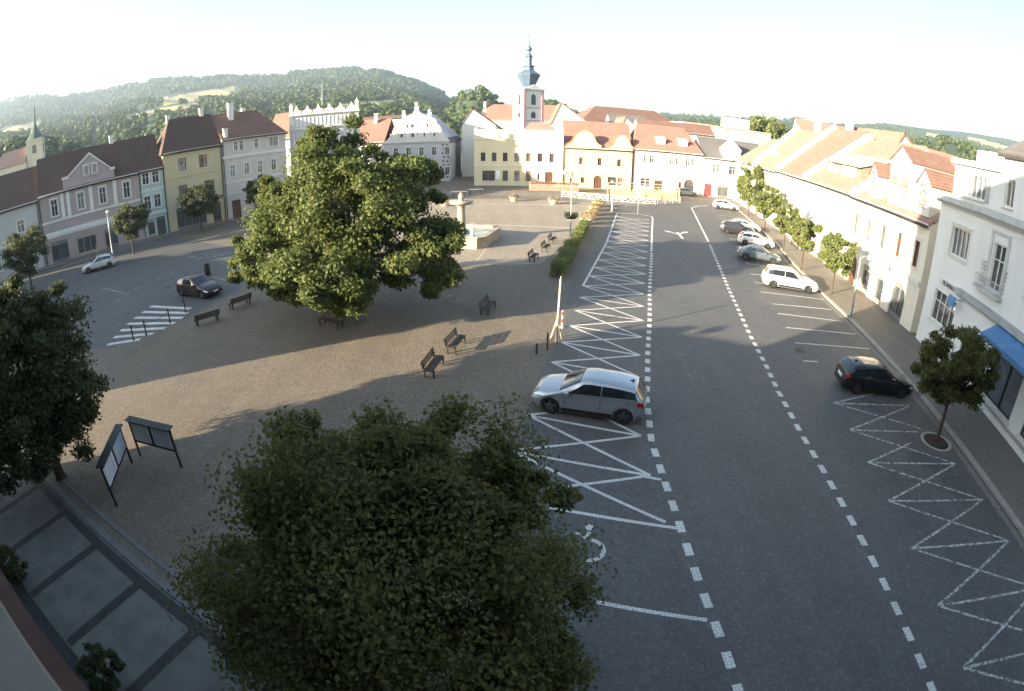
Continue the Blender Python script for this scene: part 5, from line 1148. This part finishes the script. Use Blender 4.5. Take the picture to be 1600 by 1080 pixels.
FST = mat('fountain_stone', (.33, .28, .22), .85, var=.25, scale=2, bump=.4)
bs = obj('basin', mb, FST, t, bevel=.03)
mb = MB(); rim_o, rim_i = chamf(hw + .1, cc), chamf(hw - .36, cc - .1); mb.v = [(x, y, .952) for x, y in rim_o] + [(x, y, 1.08) for x, y in rim_o] + [(x, y, 1.08) for x, y in rim_i] + [(x, y, .952) for x, y in rim_i]
for k in range(n):
    j = (k + 1) % n; mb.f += [(k, j, j + n, k + n), (k + n, j + n, j + 2 * n, k + 2 * n), (k + 2 * n, j + 2 * n, j + 3 * n, k + 3 * n), (k + 3 * n, j + 3 * n, j, k)]
mb.m = [0] * len(mb.f); obj('rim', mb, FST, bs)
mb = MB(); mb.add([(x, y, .8) for x, y in chamf(hw - .33, cc - .1)], [tuple(range(8))]); wtr = obj('water', mb, mat('fountain_water', (.12, .26, .3), .06, var=.15, scale=3, spec=.8, bump=.3, bscale=6), t)
mb = MB(); mb.lathe([(.75, .2), (.75, 1.0), (.5, 1.15), (.42, 1.3), (.36, 3.3), (.42, 3.4), (.6, 3.5), (1.0, 3.6), (1.15, 3.85), (.95, 3.9), (.3, 3.75), (.22, 4.1), (.3, 4.3), (.12, 4.6), (.02, 4.7)], n=16); obj('column', mb, FST, t, True)
mb = MB(); mb.lathe([(.22, .8), (.16, 1.2), (.2, 1.45), (.08, 1.7), (.1, 1.85), (.02, 1.95)], 1.5, -1.2, 10); obj('figure', mb, mat('white_marble', (.75, .73, .68), .6), t, True)
# planters
def planter(label, loc, r2, seed, group='round flower planters on the square', fl=(.65, .3, .25)):
    t = thing('flower_planter', label, 'planter', (*loc, .004), 0, group)
    mb = MB(); mb.lathe([(r2 * .6, 0), (r2 * .62, .08), (r2 * .8, .3), (r2, .62), (r2 * 1.05, .68), (r2 * .9, .68), (r2 * .8, .55)], n=18); obj('pot', mb, mat('planter_stone', (.52, .42, .32), .85), t, True)
    rng = np.random.default_rng(seed); n = 700; d = rng.normal(0, 1, (n, 3)); d /= np.linalg.norm(d, axis=1)[:, None]; d[:, 2] = abs(d[:, 2])
    P = d * np.array([r2 * 1.1, r2 * 1.1, .42]) * rng.uniform(.75, 1.05, (n, 1)) + np.array([0, 0, .62])
    mesh_np('foliage', leaves(P[:420], d[:420], .08, rng), 4, L_BRIGHT, t); mesh_np('blossoms', leaves(P[420:], d[420:], .06, rng), 4, mat('petals_%d' % int(fl[0] * 100 + fl[1] * 10), fl, .7, var=.3, scale=20), t)
    return t
planter('round planter of pale flowers left of the fountain column, at the linden edge', (-9.4, 73.4), .75, 61, fl=(.8, .6, .5))
planter('lone round planter beyond the fountain, before the cream palace', (0.0, 78.4), .7, 62)
planter('lone round planter right of the middle before the ochre house', (5.6, 76.3), .8, 63, fl=(.8, .6, .5))
for k, (p, lb) in enumerate([((8.2, 60.4), 'nearest planter of the row that continues the hedge'), ((9.0, 63.6), 'second planter of the row that continues the hedge'), ((9.9, 67.2), 'third planter of the row that continues the hedge'), ((10.8, 71.0), 'fourth planter of the row that continues the hedge'), ((11.8, 75.0), 'farthest planter of the row that continues the hedge')]): planter(lb, p, .85, 70 + k, 'flower planters in a row beyond the hedge', fl=(.75, .25, .2) if k % 2 else (.8, .55, .4))
# café terraces on the far side
TW = mat('terrace_wood', (.26, .2, .155), .8, var=.25, scale=3); OW = mat('orange_planks', (.5, .4, .27), .7, var=.25, scale=3)
t = thing('cafe_terrace', 'brown boarded terrace with flower boxes before the palace door', 'terrace', (2.6, 91.6, 0), 0)
mb = MB()
for k in range(26): mb.box(k * .32, -.04, .05, k * .32 + .28, 0, 1.35)
mb.box(0, 0, .1, 8.3, 3.0, .25); mb.box(0, 0, .6, 8.3, .06, .68)
for k in range(10): mb.box(0, .1 + k * .3, .05, .04, .1 + k * .3 + .26, 1.35); mb.box(8.26, .1 + k * .3, .05, 8.3, .1 + k * .3 + .26, 1.35)
obj('fence', mb, TW, t)
rng = np.random.default_rng(9); P = np.stack([rng.uniform(0, 8.3, 1500), rng.uniform(-.15, .15, 1500), rng.uniform(1.3, 1.65, 1500)], 1); mesh_np('blossoms', leaves(P, P * 0 + [0, 0, 1], .1, rng), 4, mat('red_petals', (.4, .22, .17), .7, var=.4, scale=9), t)
t = thing('cafe_terrace', 'sunlit terrace of bright orange planks before the pinkish house', 'terrace', (15.6, 84.5, 0), R(12))
mb = MB()
for r2 in range(2):
    for k in range(36):
        if (k + r2) % 9 < 8: mb.box(k * .33, r2 * 2.6, .05, k * .33 + .3, r2 * 2.6 + .06, 1.3 + .12 * ((k * 7) % 3))
for x in (0, 3.9, 7.9, 11.85): mb.box(x, -.02, 0, x + .14, .12, 2.1); mb.box(x, 2.5, 0, x + .14, 2.64, 2.3)
mb.box(0, 0, 2.1, 12, .1, 2.2); mb.box(0, 2.55, 2.3, 12, 2.62, 2.42)
obj('fence', mb, OW, t)
for x in (1.2, 4.9, 8.8):
    mb = MB(); mb.box(x, .9, .7, x + 1.8, 1.6, .76); mb.box(x + .1, .95, .05, x + .18, 1.5, .7); mb.box(x + 1.6, .95, .05, x + 1.68, 1.5, .7); mb.box(x, .45, .42, x + 1.8, .7, .46); mb.box(x, 1.8, .42, x + 1.8, 2.05, .46); tb = obj('picnic_table', mb, OW, loc=(15.6, 84.5, 0), rz=R(12), label='orange wooden picnic table in the plank terrace, %s' % {1.2: 'its left end', 4.9: 'in the middle', 8.8: 'its right end'}[x], cat='table', group='picnic tables in the plank terrace')
def barrier(label, a, b):
    t = thing('barrier', label, 'barrier', (a[0], a[1], 0), atan2(b[1] - a[1], b[0] - a[0]), 'white lattice barriers before the terrace'); L = hypot(b[0] - a[0], b[1] - a[1]); n = int(L / 1.5)
    mb = MB(); mb.box(0, -.02, .92, L, .02, .98); mb.box(0, -.02, .12, L, .02, .17)
    for k in range(n + 1): x = L * k / n; pm = MB(); pm.box(x - .03, -.03, 0, x + .03, .03, 1.05); obj('post', pm, mat('white_paint', (.75, .74, .7), .6), t)
    for k in range(n):
        x0, x1 = L * k / n, L * (k + 1) / n; mb.tube([(x0, 0, .2), ((x0 + x1) / 2, 0, .9), (x1, 0, .2)], .03, 5); mb.tube([(x0, 0, .9), ((x0 + x1) / 2, 0, .3), (x1, 0, .9)], .03, 5)
    obj('lattice', mb, mat('white_paint', (.75, .74, .7), .6), t); return t
barrier('white lattice barrier, left stretch before the ochre house', (7.4, 84.5), (14.2, 81.2)); barrier('white lattice barrier, middle stretch below the plank terrace', (14.6, 80.9), (21.5, 80.6)); barrier('white lattice barrier, right stretch curving towards the road', (21.9, 80.8), (26.6, 84.2))
# shaded tables left of the cream palace
for k, (x, y, lb) in enumerate([(-8.5, 84, 'café table with a dark parasol base in the shade left of the palace'), (-6.2, 87, 'brown wooden table at the shade line before the palace')]):
    t = thing('cafe_table', lb, 'table', (x, y, 0), R(10)); mb = MB(); mb.box(-1.2, -.4, .72, 1.2, .4, .78); obj('tabletop', mb, TW, t)
    for sx in (-.9, .9): mb = MB(); mb.box(sx - .05, -.35, 0, sx + .05, .35, .72); obj('leg', mb, M_DARKMETAL, t)
bpy.context.view_layer.update()
# ------------------------------------------------------------------ haze
mb = MB(); mb.box(-3300, -3300, -1.3, 3300, 3300, 520)
me = bpy.data.meshes.new('haze'); me.from_pydata(mb.v, [], mb.f); ho = bpy.data.objects.new('haze', me); COL.objects.link(ho); ho['kind'] = 'stuff'
hmt = bpy.data.materials.new('haze_air'); hmt.use_nodes = True; n = hmt.node_tree
n.nodes.remove(n.nodes['Principled BSDF']); v = n.nodes.new('ShaderNodeVolumePrincipled'); v.inputs['Color'].default_value = (.6, .8, 1, 1); v.inputs['Density'].default_value = HAZE; v.inputs['Anisotropy'].default_value = .3
n.links.new(v.outputs[0], n.nodes['Material Output'].inputs['Volume']); me.materials.append(hmt)
